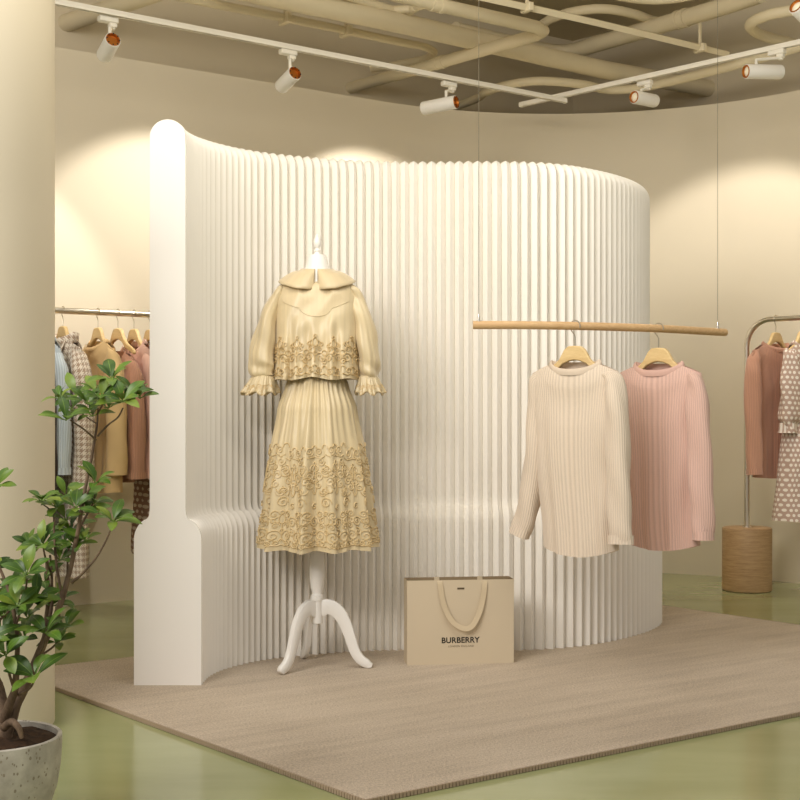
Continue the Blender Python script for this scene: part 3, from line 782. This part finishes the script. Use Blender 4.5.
mb.lathe([(r_, fz(z_)) for r_, z_ in [(.031, 1.505), (.032, 1.512), (.030, 1.518), (.012, 1.521), (.010, 1.530), (.013, 1.537), (.010, 1.542), (.008, 1.548), (.0125, 1.560), (.0145, 1.574), (.012, 1.590), (.007, 1.602), (.004, 1.612), (.0015, 1.615)]], (0, 0, -RUGZ+.004), 24); mb.build('finial', M['white'], df)

# ------------------------------------------------------------------ skirt
def spiral(cx, cy, r0, turns, a0, sgn=1, n=22, r1=.12):
    return [(cx+r0*(1-(1-r1)*t)*cos(a0+sgn*2*pi*turns*t), cy+r0*(1-(1-r1)*t)*sin(a0+sgn*2*pi*turns*t)) for t in [k/n for k in range(n+1)]]
def arc2(cx, cy, r, a, b, n=12, ry=None):
    return [(cx+r*cos(lerp(a, b, k/n)), cy+(ry or r)*sin(lerp(a, b, k/n))) for k in range(n+1)]
def mir(ps): return [[(-x, y) for x, y in p] for p in ps]
def medallion(s):
    """mirrored scroll ornament about 2 wide, 2.4 high"""
    h = [spiral(.42, .35, .36, 1.6, pi, -1), spiral(.36, -.28, .28, 1.5, pi/2, 1), arc2(.12, .9, .2, -pi/2, pi*.6), spiral(.75, .8, .2, 1.3, -pi/2, 1, 16),
         arc2(.66, -.62, .22, pi, 2.3*pi), [(0.02, -.9), (.16, -.6), (.1, -.2), (.22, .1), (.08, .5), (.14, .8), (0, 1.15)]]
    l = h+mir(h)+[arc2(0, 1.2, .12, 0, 2*pi), arc2(0, .45, .13, 0, 2*pi, ry=.2), arc2(0, -.05, .1, 0, 2*pi)]
    return [[(x*s, y*s) for x, y in p] for p in l]
def palmette(s):
    h = [spiral(.38, 0, .36, 1.6, pi*.9, -1), spiral(.30, .62, .2, 1.4, pi, -1, 16), arc2(.0, 1.05, .16, -pi/2, pi/2, ry=.3), arc2(.2, 1.0, .16, -.7*pi, .5*pi), arc2(.42, .95, .12, -pi, .6*pi)]
    l = h+mir(h)+[[(0, -.35), (0, .8)], arc2(0, .25, .1, 0, 2*pi, ry=.16), arc2(0, 1.5, .09, 0, 2*pi)]
    return [[(x*s, y*s) for x, y in p] for p in l]
def wave_border(s):
    l = [spiral(-.45, .0, .36, 1.5, -pi/2, 1, 20), spiral(.45, .0, .36, 1.5, -pi/2, -1, 20), [(-.98, -.3), (-.6, -.5), (0, -.38), (.6, -.5), (.98, -.3)], arc2(0, .28, .2, pi, 0), arc2(1, .25, .22, pi, 0, ry=.3)]
    return [[(x*s, y*s) for x, y in p] for p in l]
def stitch(mb, surf, polys, s0, t0, r=.0022, lift=.0026):
    for p in polys:
        mb.tube([surf(s0+x, t0+y, lift) for x, y in p], r, 4, caps=False)

SKZ0, SKZ1 = 1.083, .452
def skirt_pt(th, z, lift=0.0):
    v = (SKZ0-z)/(SKZ0-SKZ1)
    a = interp([(0, .098), (.06, .110), (.2, .140), (.45, .166), (.75, .184), (1, .199)], v)
    b = interp([(0, .088), (.06, .11), (.2, .138), (.45, .160), (.75, .178), (1, .192)], v)
    k = min(1, v*1.6)
    f = .150*k*(.75*cos(11*th+.6+.5*sin(2*th))+.5*cos(16*th+1.9+sin(3*th))+.2*cos(25*th+.3-v))
    g = .040*exp(-v*4)*cos(37*th+2.2*sin(5*th)+1.5*sin(3*th+1))+.018*exp(-v*1.5)*cos(27*th+2*sin(3*th))
    w = 1+f*(.35+.65*v)+g*min(1, v*14+.2)
    w += lift/.2
    return V(a*w*cos(th), b*w*sin(th), z+.004*v*v*cos(9*th+1)*(1 if v > .6 else 0))
sk_c = V(DF.x, DF.y, 0)
skirt = thing('satin_skirt', 'gold satin midi skirt with embroidered lower half on the dress form', 'skirt', sk_c+V(0, 0, SKZ0))
mb = MB(); NTH = 420; NZ = 70
rows = [[skirt_pt(2*pi*k/NTH, lerp(SKZ0, SKZ1, i/NZ)) for k in range(NTH)] for i in range(NZ+1)]
uvs = [[(k/NTH*1.3, lerp(SKZ0, SKZ1, i/NZ)) for k in range(NTH+1)] for i in range(NZ+1)]
e = rows[-1]; rows += [[V(p.x*.985, p.y*.985, p.z+.001) for p in e], [V(p.x*.95, p.y*.95, p.z+.025) for p in e]]; uvs += [uvs[-1], uvs[-1]]
mb.grid(rows, True, uvs, True); o = mb.build('skirt_panel', M['skirt'], skirt, angle=80); o.location = V(0, 0, -SKZ0)
mb = MB(); rows = [[V((.102+d)*cos(2*pi*k/64), (.090+d)*sin(2*pi*k/64), z) for k in range(64)] for d, z in ((.004, SKZ0-.03), (.003, SKZ0), (-.004, SKZ0+.012), (-.01, SKZ0+.012))]
mb.grid(rows, True, [[(k/64*.6, j*.01) for k in range(65)] for j in range(4)], True); o = mb.build('waistband', M['satin'], skirt, angle=80); o.location = V(0, 0, -SKZ0)
RS = .205
def sk_surf(s, t, lift): return skirt_pt(s/RS, t, lift)
mb = MB(); NM = 14; per = 2*pi*RS/NM
for m in range(NM):
    s0 = -pi/2*RS+m*per
    jit = .008*sin(m*2.3)
    stitch(mb, sk_surf, wave_border(per*.5), s0, .805+jit, .0022)
    stitch(mb, sk_surf, medallion(.052), s0, .700+jit, .0021)
    stitch(mb, sk_surf, [spiral(0, 0, .024, 1.8, pi/2, -1, 20), spiral(.016, -.036, .018, 1.5, 0, 1, 16), spiral(-.016, .036, .016, 1.5, 0, -1, 16), spiral(-.01, -.075, .014, 1.4, pi, 1, 14)], s0+per*.5, .735, .0021)
    stitch(mb, sk_surf, palmette(.056), s0+per*.5, .506, .0022)
    stitch(mb, sk_surf, [spiral(0, 0, .020, 1.7, 0, 1, 18), spiral(0, .04, .013, 1.4, pi, -1, 14)], s0+per*.5, .625, .0024)
    stitch(mb, sk_surf, [spiral(0, 0, .02, 1.8, 0, 1, 18), spiral(-.024, .026, .014, 1.3, pi, -1, 14), spiral(.024, .026, .014, 1.3, 0, 1, 14), spiral(0, .055, .012, 1.2, 1, 1, 12), spiral(0, -.036, .015, 1.4, 2, -1, 14)], s0, .556, .0024)
    stitch(mb, sk_surf, wave_border(per*.25), s0-per*.25, .480, .0025); stitch(mb, sk_surf, wave_border(per*.25), s0+per*.25, .480, .0025)
o = mb.build('embroidery', M['thread'], skirt); o.location = V(0, 0, -SKZ0); o['label'] = 'raised scrollwork embroidery'

# ------------------------------------------------------------------ blouse
BW = [(0, .146), (.06, .152), (.25, .148), (.5, .149), (.8, .153), (1, .157)]
BT = [(0, .028), (.05, .055), (.2, .088), (.5, .108), (.8, .122), (1, .128)]
BZN, BSL, BUN, BZB = 1.451, .05, .38, 1.066
def blouse_pt(u, sgn, v, lift=0.0, th=None):
    c = max(-1, min(1, u))
    q = sqrt(max(0, 1-(c/BUN)**2)) if abs(c) <= BUN else 0
    zt = BZN-(.03 if sgn < 0 else .0)*q if abs(c) <= BUN else BZN-BSL*((abs(c)-BUN)/(1-BUN))**1.15
    zb = BZB+.005*cos(c*7+.5)-.010*(abs(c)**3)
    z = zt+(zb-zt)*v
    ca = se(c, 1/.75); s_ = sqrt(max(0, 1-ca*ca)); ty = s_**.8
    w = interp(BW, v); t = interp(BT, v)+q*.02*max(0, 1-v*6)
    k = max(0, (v-.38)/.62)
    fd = .016*k*(cos(17*c+.4)+.6*cos(29*c+1.2)+.3*cos(9*c))*s_**.5+.003*sin(22*v+9*c)*s_*(1-k)
    return V((w+lift)*c, sgn*(t*ty+lift+fd*1.0), z)
blouse = thing('satin_blouse', 'gold satin blouse with round collar and embroidered hem on the dress form', 'blouse', sk_c+V(0, 0, BZB))
NTh, NV = 240, 60; rows = []; uvs = []
for i in range(NV+1):
    v = i/NV; row = []
    for k in range(NTh):
        th = 2*pi*k/NTh; row.append(blouse_pt(se(cos(th), .75), 1 if sin(th) >= 0 else -1, v))
    rows.append(row); uvs.append([(k/NTh*.66, row[k % NTh].z) for k in range(NTh+1)])
e = rows[-1]; rows += [[V(p.x*.98, p.y*.98, p.z+.001) for p in e], [V(p.x*.94, p.y*.94, p.z+.025) for p in e]]; uvs += [uvs[-1]]*2
mb = MB(); mb.grid(rows, True, uvs); o = mb.build('bodice', M['satin'], blouse, angle=80); o.location = V(0, 0, -BZB)
# gathered yoke seam: scooped piping across the chest
scoop = lambda a_: .21+.17*(1-a_*a_)
rows = [[blouse_pt(u/24*.80, -1, lerp(.02, scoop(u/24), j/8), .0012) for u in range(-24, 25)] for j in range(9)]
mb = MB(); mb.grid(rows, False, [[(u*.006, j*.02) for u in range(49)] for j in range(9)]); o = mb.build('yoke', M['sheer'], blouse, angle=80); o.location = V(0, 0, -BZB); o['label'] = 'sheer smooth yoke above the gathers'
mb = MB(); mb.tube([blouse_pt(u/24*.80, -1, scoop(u/24), .0006) for u in range(-24, 25)], .0018, 6)
o = mb.build('yoke_seam', M['satin'], blouse); o.location = V(0, 0, -BZB)
def bl_surf(s, t, lift):
    u = max(-.985, min(.985, s/.155)); zt = BZN-BSL*.5; return blouse_pt(u, -1, (zt-t)/(zt-BZB), lift)
mb = MB()
for m in range(-2, 3):
    s0 = m*.066
    stitch(mb, bl_surf, wave_border(.033), s0, 1.094, .0022, .0025)
    stitch(mb, bl_surf, palmette(.052) if m % 2 == 0 else palmette(.044), s0, 1.140, .0022, .0025)
    stitch(mb, bl_surf, [spiral(0, 0, .014, 1.5, 0, 1, 14), arc2(0, .030, .009, 0, 2*pi)], s0+.033, 1.128, .002, .0025)
o = mb.build('embroidery', M['thread2'], blouse); o.location = V(0, 0, -BZB); o['label'] = 'raised scrollwork embroidery'
# collar lobes
for sd in (-1, 1):
    rows = []; uvs = []; NA, NR_ = 40, 10
    for i in range(NA+1):
        al = lerp(.10, pi, i/NA); row = []; ur = []
        w = interp([(0, .014), (.03, .034), (.07, .052), (.13, .066), (.22, .074), (.5, .090), (.8, .075), (1, .065)], i/NA)
        if i/NA < .06: w *= .75+.25*(i/NA/.06)
        dr_ = interp([(0, .070), (.15, .068), (.3, .056), (.55, .036), (1, .03)], i/NA)
        for j in range(NR_+1):
            t = j/NR_; rad = .048+w*t
            f_ = interp([(0, 1.0), (.55, .62), (1, .62)], i/NA)
            fr = rad*(1.0 if cos(al) <= 0 else 1) 
            x = sd*(fr*sin(al)+.004*(t if i else 0)); y = -(.047+ (w*t)*.80)*cos(al)
            z = 1.456+.010*(1-cos(al))*.5-dr_*t**1.35+.016*sin(pi*t)*.5+(.006 if t < .12 else 0)
            # lie on the bodice
            row.append(V(x, y-.010*(cos(al) > 0)*t, z)); ur.append((al*.08, rad))
        rows.append(row); uvs.append(ur)
    mb = MB(); mb.grid(rows, False, uvs, sd < 0); o = mb.build('collar', M['sheer'], blouse, angle=80, solid=.003); o.location = V(0, 0, -BZB)
# sleeves
def zb_(y): return CH-(y-HY)/PPM
def xb_(px): return (px-317)/PPM
SL = {
 -1: [(xb_(288), 0, zb_(289), .016, .03), (xb_(279), -.003, zb_(297), .030, .048), (xb_(270), -.006, zb_(318), .038, .056), (xb_(265), -.012, zb_(342), .046, .060), (xb_(263), -.018, zb_(362), .050, .058), (xb_(263), -.022, zb_(371), .044, .052), (xb_(264), -.022, zb_(377), .036, .044)],
 1: [(xb_(346), 0, zb_(289), .016, .03), (xb_(355), -.003, zb_(297), .026, .048), (xb_(362), -.006, zb_(318), .033, .056), (xb_(366.5), -.012, zb_(342), .038, .060), (xb_(368.5), -.018, zb_(362), .041, .058), (xb_(368.5), -.022, zb_(372), .037, .05), (xb_(368), -.022, zb_(378), .030, .040)]}
for sd in (-1, 1):
    mb = MB(); sleeve(mb, SL[sd], seed=sd*2+3, fold=.004, seg=64, puff=.03); o = mb.build('sleeve', M['satin'], blouse, angle=80); o.location = V(0, 0, -BZB)
    cx = xb_(260 if sd < 0 else 370); x0 = SL[sd][-1][0]; rows = []; uvs = []; n = 120
    def cuffp(th, t, lift=0):
        a = lerp(.037 if sd < 0 else .031, .066 if sd < 0 else .052, t**.8)+lift; b = lerp(.043, .06, t)+lift
        w = 1+.10*t*cos(9*th)+.06*cos(17*th+1)*t+.03*cos(31*th)
        return V(lerp(x0, cx, t)+a*w*cos(th), -.022+b*w*sin(th), lerp(zb_(376), zb_(394), t)+.006*t*cos(7*th))
    for i in range(13):
        rows.append([cuffp(2*pi*k/n, i/12) for k in range(n)]); uvs.append([(k/n*.35, i/12*.07) for k in range(n+1)])
    mb = MB(); mb.grid(rows, True, uvs, True); cf = mb.build('cuff', M['satin'], o, angle=80, solid=.002); cf['label'] = 'ruffled embroidered cuff'
    mb = MB()
    for m in range(9):
        stitch(mb, lambda s, t, l: cuffp(s/.055, max(0, min(1, t)), l), [[(x, .62+y/.07) for x, y in p] for p in wave_border(.018)+[spiral(0, .02, .012, 1.4, 0, 1, 12)]], m*2*pi*.055/9, 0, .0016, .001)
    mb.build('cuff_embroidery', M['thread2'], o)

# ------------------------------------------------------------------ paper bag
B0, B1 = on_floor(407.2, 665.3, RUGZ), on_floor(513.8, 662.8, RUGZ)
bw = (B1-B0).length; bx = (B1-B0).normalized(); byaw = atan2(bx.y, bx.x); bh, bd = .311, .095
bag = thing('shopping_bag', 'beige paper shopping bag with ribbon handle standing on the rug', 'bag', B0+(B1-B0)/2, byaw)
mb = MB(); hw_ = bw/2
def bagring(z, ins): 
    k = .006*(z/bh); return [V(-hw_+ins, ins, z), V(hw_-ins, ins, z), V(hw_-ins, bd*.5-k*2-ins*0, z), V(hw_-ins, bd-ins-.0, z), V(-hw_+ins, bd-ins, z), V(-hw_+ins, bd*.5, z)]
for i_, (za, zc) in enumerate(((0, bh),)):
    ids = mb.grid([bagring(0, 0), bagring(bh*.5, 0), bagring(bh, 0)], True); mb.cap(ids[0], True)
    top = ids[-1]
mb.cur = 1
ids2 = mb.grid([bagring(bh, 0), bagring(bh, .0018), bagring(.012, .0018)], True); mb.cap(ids2[-1])
for f_i in range(len(mb.f)): pass
mb.build('bag_body', [M['bag'], M['bagdark']], bag, smooth=False)
def bagmat(w):
    return w
def pxb(px): return (px-460.5)/106.6*bw
def pzb(py): return (664-py)/87*bh*1.005
def ribbon(pts, off, name='ribbon_handle'):
    P = catmull([V(pxb(x), y, pzb(z)) for x, y, z in pts], 8); rows = []
    for i, p in enumerate(P):
        t = (P[min(i+1, len(P)-1)]-P[max(i-1, 0)]).normalized()
        n = V(-t.z, 0, t.x).normalized(); w = .0100*(1-.1*abs(t.x))
        rows.append([p+n*w+V(0, .003*t.x, 0), p, p-n*w-V(0, .003*t.x, 0)])
    mb = MB(); mb.grid(rows); return mb.build(name, M['ribbon'], bag, smooth=False, solid=.0012)
ribbon([(439.5, .002, 577.5), (439.8, -.004, 582), (442, -.007, 597), (446, -.012, 610), (453, -.018, 621), (463, -.022, 626.5), (471, -.020, 624), (478, -.014, 612), (482, -.009, 598), (484, -.005, 584), (484.5, .002, 577.5)], 0)
ribbon([(440, bd-.006, 577), (441, bd-.012, 590), (446, bd-.018, 610), (460, bd-.02, 626), (475, bd-.018, 612), (483, bd-.012, 590), (484, bd-.006, 577)], 0)
def lettering(txt, px0, px1, pyb, name, mat, bold=0.0, spacing=1.0):
    cu = bpy.data.curves.new(name, 'FONT'); cu.body = txt; cu.size = .1; cu.offset = bold; cu.space_character = spacing; cu.extrude = .0004
    to = bpy.data.objects.new(name, cu); COL.objects.link(to)
    dg = bpy.context.evaluated_depsgraph_get(); me = bpy.data.meshes.new_from_object(to.evaluated_get(dg))
    bpy.data.objects.remove(to); xs = [v.co.x for v in me.vertices]; k = (pxb(px1)-pxb(px0))/(max(xs)-min(xs)); x0 = min(xs)
    me.transform(Matrix.Translation((pxb(px0), -.0006, pzb(pyb)))@Matrix.Rotation(radians(90), 4, 'X')@Matrix.Scale(k, 4)@Matrix.Translation((-x0, 0, 0)))
    me.materials.clear(); me.materials.append(mat); o = bpy.data.objects.new(name, me); COL.objects.link(o); o.parent = bag; return o
lettering('BURBERRY', 441.5, 479.5, 642.0, 'large_lettering', M['ink'], .0022, 1.04)
lettering('LONDON ENGLAND', 448.2, 473.5, 646.4, 'small_lettering', M['ink2'], .0, 1.15)
mb = MB(); mb.box((pxb(460.5), -.0012, pzb(586.2)), (pxb(464)-pxb(457), .0016, .006), None, .0006); mb.build('small_tag', M['ink2'], bag)

# ------------------------------------------------------------------ potted tree
PD = 3.0
pc = V((-8-400)/F*PD, PD, 0)
plant = thing('potted_tree', 'small leafy tree in a round grey concrete pot beside the column', 'plant', pc)
mb = MB()
mb.lathe([(.060, 0), (.085, .004), (.105, .025), (.125, .065), (.141, .115), (.149, .165), (.152, .215), (.1515, .228), (.148, .231), (.142, .229), (.140, .19), (.10, .18)], (0, 0, 0), 64); mb.build('pot', M['pot'], plant)
mb = MB(); rows = []
for i in range(10):
    rr_ = .1415*(1-i/10)+.001; rows.append([V(rr_*cos(2*pi*k/40), rr_*sin(2*pi*k/40), .216+.026*(i/9)+.012*mnoise.noise(V(rr_*30*cos(2*pi*k/40), rr_*30*sin(2*pi*k/40), 1))*(i > 0)) for k in range(40)])
ids = mb.grid(rows, True); mb.cap(ids[-1]); mb.build('soil', M['soil'], plant, angle=80)
def pp(px, py, dy=0): p = at(px, py, PD+dy); return p-pc
TR_ = [
 ([(0, 738, .0), (2, 715, .01), (-2, 690, .02), (-12, 660, .03), (-22, 620, .05), (-30, 560, .06), (-26, 500, .06)], [.034, .026, .022, .018, .014, .010, .006]),
 ([(4, 736, -.02), (12, 716, -.02), (22, 692, -.01), (40, 652, .0), (58, 610, .0), (70, 570, .01), (78, 530, .0), (84, 495, .0), (92, 455, .0), (97, 425, .01), (98, 408, .01)], [.024, .019, .0155, .014, .0115, .0095, .008, .0068, .0056, .0042, .0025]),
 ([(3, 720, -.03), (14, 690, -.06), (17, 655, -.07), (16, 625, -.07), (11, 598, -.07), (4, 578, -.06), (-3, 562, -.06)], [.016, .011, .0085, .0078, .007, .006, .005]),
 ([(14, 712, .03), (28, 680, .05), (42, 650, .05), (50, 615, .05), (52, 585, .05), (50, 555, .05)], [.014, .011, .009, .0075, .006, .0045]),
 ([(30, 680, .03), (44, 640, .07), (48, 600, .08), (47, 560, .08)], [.009, .007, .006, .004]),
 ([(4, 728, -.06), (12, 722, -.08), (19, 727, -.09), (22, 738, -.09)], [.012, .013, .012, .008]),
 ([(72, 583, .0), (84, 572, -.02), (96, 558, -.03), (106, 541, -.04), (113, 523, -.05)], [.0038, .003, .0026, .0022, .002]),
 ([(96, 440, 0), (86, 431, -.03), (76, 424, -.05), (70, 420, -.06)], [.0026, .0022, .002, .0016]),
 ([(98, 436, 0), (108, 425, -.02), (118, 417, -.04), (123, 408, -.05)], [.0026, .0022, .002, .0016]),
 ([(97, 424, .01), (88, 418, .04), (80, 412, .06), (74, 408, .07)], [.002, .0018, .0016, .0014]),
 ([(97, 415, .01), (104, 402, .0), (110, 388, -.01), (112, 381, -.01)], [.002, .002, .0016, .0014]),
 ([(78, 532, 0), (86, 516, .03), (92, 505, .05), (96, 490, .05)], [.003, .0024, .002, .0016]),
 ([(58, 614, 0), (66, 590, .06), (68, 560, .08), (70, 530, .09)], [.003, .0026, .0024, .002]),
 ([(52, 575, .05), (46, 560, .0), (44, 552, -.03), (43, 545, -.04)], [.003, .0024, .002, .0016]),
 ([(55, 515, .08), (48, 508, .05), (42, 504, .02)], [.002, .0018, .0014]),
 ([(62, 600, .02), (56, 560, .03), (54, 530, .04), (54, 512, .05)], [.0034, .003, .0024, .0018]),
 ([(18, 695, -.05), (28, 690, -.09), (33, 683, -.11), (35, 678, -.12)], [.0034, .003, .0024, .002]),
 ([(14, 690, -.05), (9, 672, -.09), (7, 660, -.11), (6, 655, -.12)], [.0034, .0028, .0024, .002]),
 ([(40, 655, -.01), (44, 645, -.06), (46, 636, -.09)], [.0034, .0026, .002]),
 ([(42, 655, 0), (54, 646, .02), (62, 636, .03), (66, 628, .03)], [.003, .0024, .002, .0016]),
 ([(0, 620, -.07), (8, 612, -.09), (16, 606, -.1)], [.003, .0024, .002]),
 ([(16, 625, -.07), (24, 600, -.08), (26, 588, -.08), (27, 580, -.09)], [.003, .0026, .0022, .0018]),
 ([(-20, 560, .05), (-12, 520, .02), (-8, 500, 0), (-4, 488, 0)], [.005, .004, .003, .002]),
 ([(82, 505, 0), (88, 492, -.03), (94, 484, -.05)], [.0024, .002, .0016]),
]
mb = MB(); br = []
for pts, rad in TR_:
    P = catmull([pp(*q) for q in pts], 6); R_ = []
    for k in range(len(P)):
        f_ = k/6; i_ = min(int(f_), len(rad)-2); R_.append(lerp(rad[i_], rad[i_+1], f_-i_)*(lerp(.80, .58, min(1, k/len(P)*2)) if rad[0] > .01 else 1))
    P = [p+V(*(mnoise.noise_vector(p*30)*min(.004, r_*.35))) if 0 < i < len(P)-1 else p for i, (p, r_) in enumerate(zip(P, R_))]
    mb = MB(); mb.tube(P, R_, 12 if rad[0] > .007 else 6)
    mb.build('trunk' if rad[0] > .015 else 'root' if pts[0][1] == 728 else 'branch', M['bark'], plant, angle=80)

def leaf(mb, base, d, up, L, W, droop, tone):
    d = d.normalized(); side = d.cross(up)
    if side.length < .05: side = d.cross(V(1, .3, 0))
    side.normalize(); n = side.cross(d).normalized()
    NL_, rows, uvs = 8, [], []
    for i in range(NL_+1):
        t = i/NL_; w = W*(sin(pi*t**1.22)**.72) if 0 < t < 1 else .0008
        c = base+d*(L*t)+n*(L*(.10*sin(pi*t*.8)-droop*t*t))
        row, ur = [], []
        for k in (-1, -.5, 0, .5, 1):
            row.append(c+side*w*k+n*(abs(k)*w*.28-.12*w*(k*k))); ur.append((k, tone))
        rows.append(row); uvs.append(ur)
    mb.grid(rows, False, uvs)
    mb.tube([base-d*.008, base+d*.004], .0011, 4)
rnd = random.Random(11)
mb = MB()
def whorl(px, py, dy, n, L=.052, spread=1.0, axis=(0, -.3, 1), droop=.18, angs=None, wk=1.0):
    c = pp(px, py, dy); ax = Vector(axis).normalized(); a = ax.orthogonal().normalized(); b = ax.cross(a)
    ph = rnd.random()*6.28
    for k in range(n):
        th = ph+2*pi*k/n+rnd.uniform(-.3, .3)
        el = rnd.uniform(.1, .55) if k % 3 else rnd.uniform(.5, 1.0)
        el = el/spread
        d = (a*cos(th)+b*sin(th))*cos(el)+ax*sin(el)
        l = L*rnd.uniform(.75, 1.15)
        leaf(mb, c+d*.006, d, ax+V(0, -.15, 0), l, l*.22*wk*rnd.uniform(.85, 1.15), droop*rnd.uniform(.4, 1.8), rnd.random())
WH = [(112, 379, -.01, 7, .056), (96, 394, .02, 7, .05), (76, 396, .03, 7, .052), (60, 398, .0, 5, .042), (66, 420, -.05, 7, .058), (101, 398, -.05, 6, .05),
      (123, 401, -.05, 8, .054), (133, 396, -.02, 5, .05), (88, 404, -.04, 6, .05), (108, 408, .03, 5, .046), (72, 408, .06, 5, .05), (92, 416, .02, 5, .045), (140, 398, .0, 4, .042), (118, 394, .04, 6, .048),
      (-3, 486, .0, 8, .05), (42, 501, .0, 8, .05), (57, 507, .04, 8, .052), (66, 496, .05, 6, .045), (84, 500, .03, 7, .05), (96, 483, -.04, 7, .05), (76, 508, -.03, 6, .046), (94, 503, .05, 6, .05),
      (113, 521, -.05, 8, .058), (66, 520, .06, 6, .05), (86, 512, .02, 5, .05),
      (43, 545, -.05, 9, .06), (70, 530, .08, 7, .052), (76, 546, .04, 7, .05), (64, 545, .06, 6, .05), (85, 540, .03, 5, .045), (60, 560, .07, 6, .048), (30, 546, .03, 5, .045),
      (27, 574, -.09, 9, .058), (44, 582, .06, 7, .05), (14, 590, .03, 7, .05), (36, 600, -.05, 8, .055), (18, 606, -.1, 8, .056), (52, 606, .06, 7, .05), (5, 618, -.05, 7, .055), (62, 600, .08, 5, .042),
      (46, 633, -.09, 9, .062), (66, 628, .03, 6, .055), (35, 677, -.12, 7, .070), (6, 655, -.12, 8, .066), (24, 640, .02, 7, .055), (58, 642, .03, 6, .05), (2, 632, .03, 7, .055), (-8, 600, -.04, 8, .055), (-10, 570, .0, 8, .055), (-12, 640, -.1, 8, .06), (28, 618, -.02, 7, .05),
      (-25, 495, .06, 9, .055), (-36, 540, .06, 9, .055), (-40, 580, .0, 9, .06), (-45, 620, .05, 9, .06), (-28, 520, -.03, 9, .055), (-40, 500, .02, 8, .055), (-30, 660, .0, 8, .06)]
for px, py, dy, n, L in WH:
    whorl(px, py, dy, n, L*.96, axis=(rnd.uniform(-.35, .35), rnd.uniform(-.75, -.15), 1))
mb.build('foliage', M['leaf'], plant, angle=80)

# ------------------------------------------------------------------ camera, lights, world
cam = bpy.data.cameras.new('camera'); cam.sensor_width = 36; cam.lens = 36*F/800; cam.shift_y = (HY-400)/800
co = bpy.data.objects.new('camera', cam); COL.objects.link(co); co.location = (0, 0, CH); co.rotation_euler = (pi/2, 0, 0); scene.camera = co

w = bpy.data.worlds.new('world'); scene.world = w; w.use_nodes = True
bg = w.node_tree.nodes['Background']; bg.inputs[0].default_value = (1, .965, .92, 1); bg.inputs[1].default_value = .40

WARM = (1, .935, .85); NEUT = (1, .955, .915)
def area(name, loc, target, power, sx, sy, color=NEUT):
    l = bpy.data.lights.new(name, 'AREA'); l.shape = 'RECTANGLE'; l.size = sx; l.size_y = sy; l.energy = power; l.color = color
    o = bpy.data.objects.new(name, l); COL.objects.link(o); o.location = loc
    o.rotation_euler = (Vector(target)-Vector(loc)).to_track_quat('-Z', 'Y').to_euler(); return o
def from_can(S, target, power, size, blend=.35, rear=True):
    A, B, ax = S
    p = (B+ax*.03) if rear else (A-ax*.03)
    return lamp('spot_lamp', p, target, power, size, blend, .02, WARM)
from_can(S1, (-2.1, 6.25, 1.1), 32, 78)
wl_pt = lambda t, z: V(*(TL+U*t)) + V(0, 0, z)
from_can(S2, wl_pt(-1.36, 1.62), 46, 80)
from_can(S3, wl_pt(-.1, 1.72), 52, 80)
from_can(S4, (.5, 5.2, .8), 8, 75, rear=False)
from_can(S5, (1.0, 5.0, .7), 8, 75, rear=False)
lamp('wall_washer', (1.55, 6.75, 2.6), (1.92, 7.6, 1.42), 36, 80, .4, .03, WARM)
lamp('wall_washer', (2.3, 6.2, 2.6), (2.9, 6.7, 1.2), 26, 80, .4, .03, WARM)
# unseen lights before the display; areas, plant spot and uplight are added fill
area('added_soft_light', (-2.2, 1.2, 2.8), (.5, 5.3, .9), 92, 1.8, 1.4)  # added soft side light, brings out the pleats; no such fixture
area('added_soft_light', (.3, 3.5, 3.35), (.3, 4.6, 0), 18, 3.2, .9)  # added overhead fill for the screen shoulders, floor and rug
lamp('unseen_spot', (-.35, .9, 2.9), (-.86, 4.6, .62), 34, 21, .22, .06, NEUT)
lamp('unseen_spot', (-1.0, .9, 2.95), (.75, 5.3, .85), 66, 34, .7, .3, NEUT)
lamp('unseen_spot', (-.2, 1.6, 2.95), (-1.1, 3.2, .4), 20, 50, .7, .2, NEUT)  # added fill spot to brighten the plant and column
area('added_uplight', (.3, 3.4, 2.62), (.4, 7.6, 3.5), 26, 2.4, .5, (1, .94, .80))  # added fill that lifts the upper walls and pipes; no real fixture

scene.view_settings.view_transform = 'Standard'
scene.view_settings.look = 'None'
scene.view_settings.exposure = 0.14
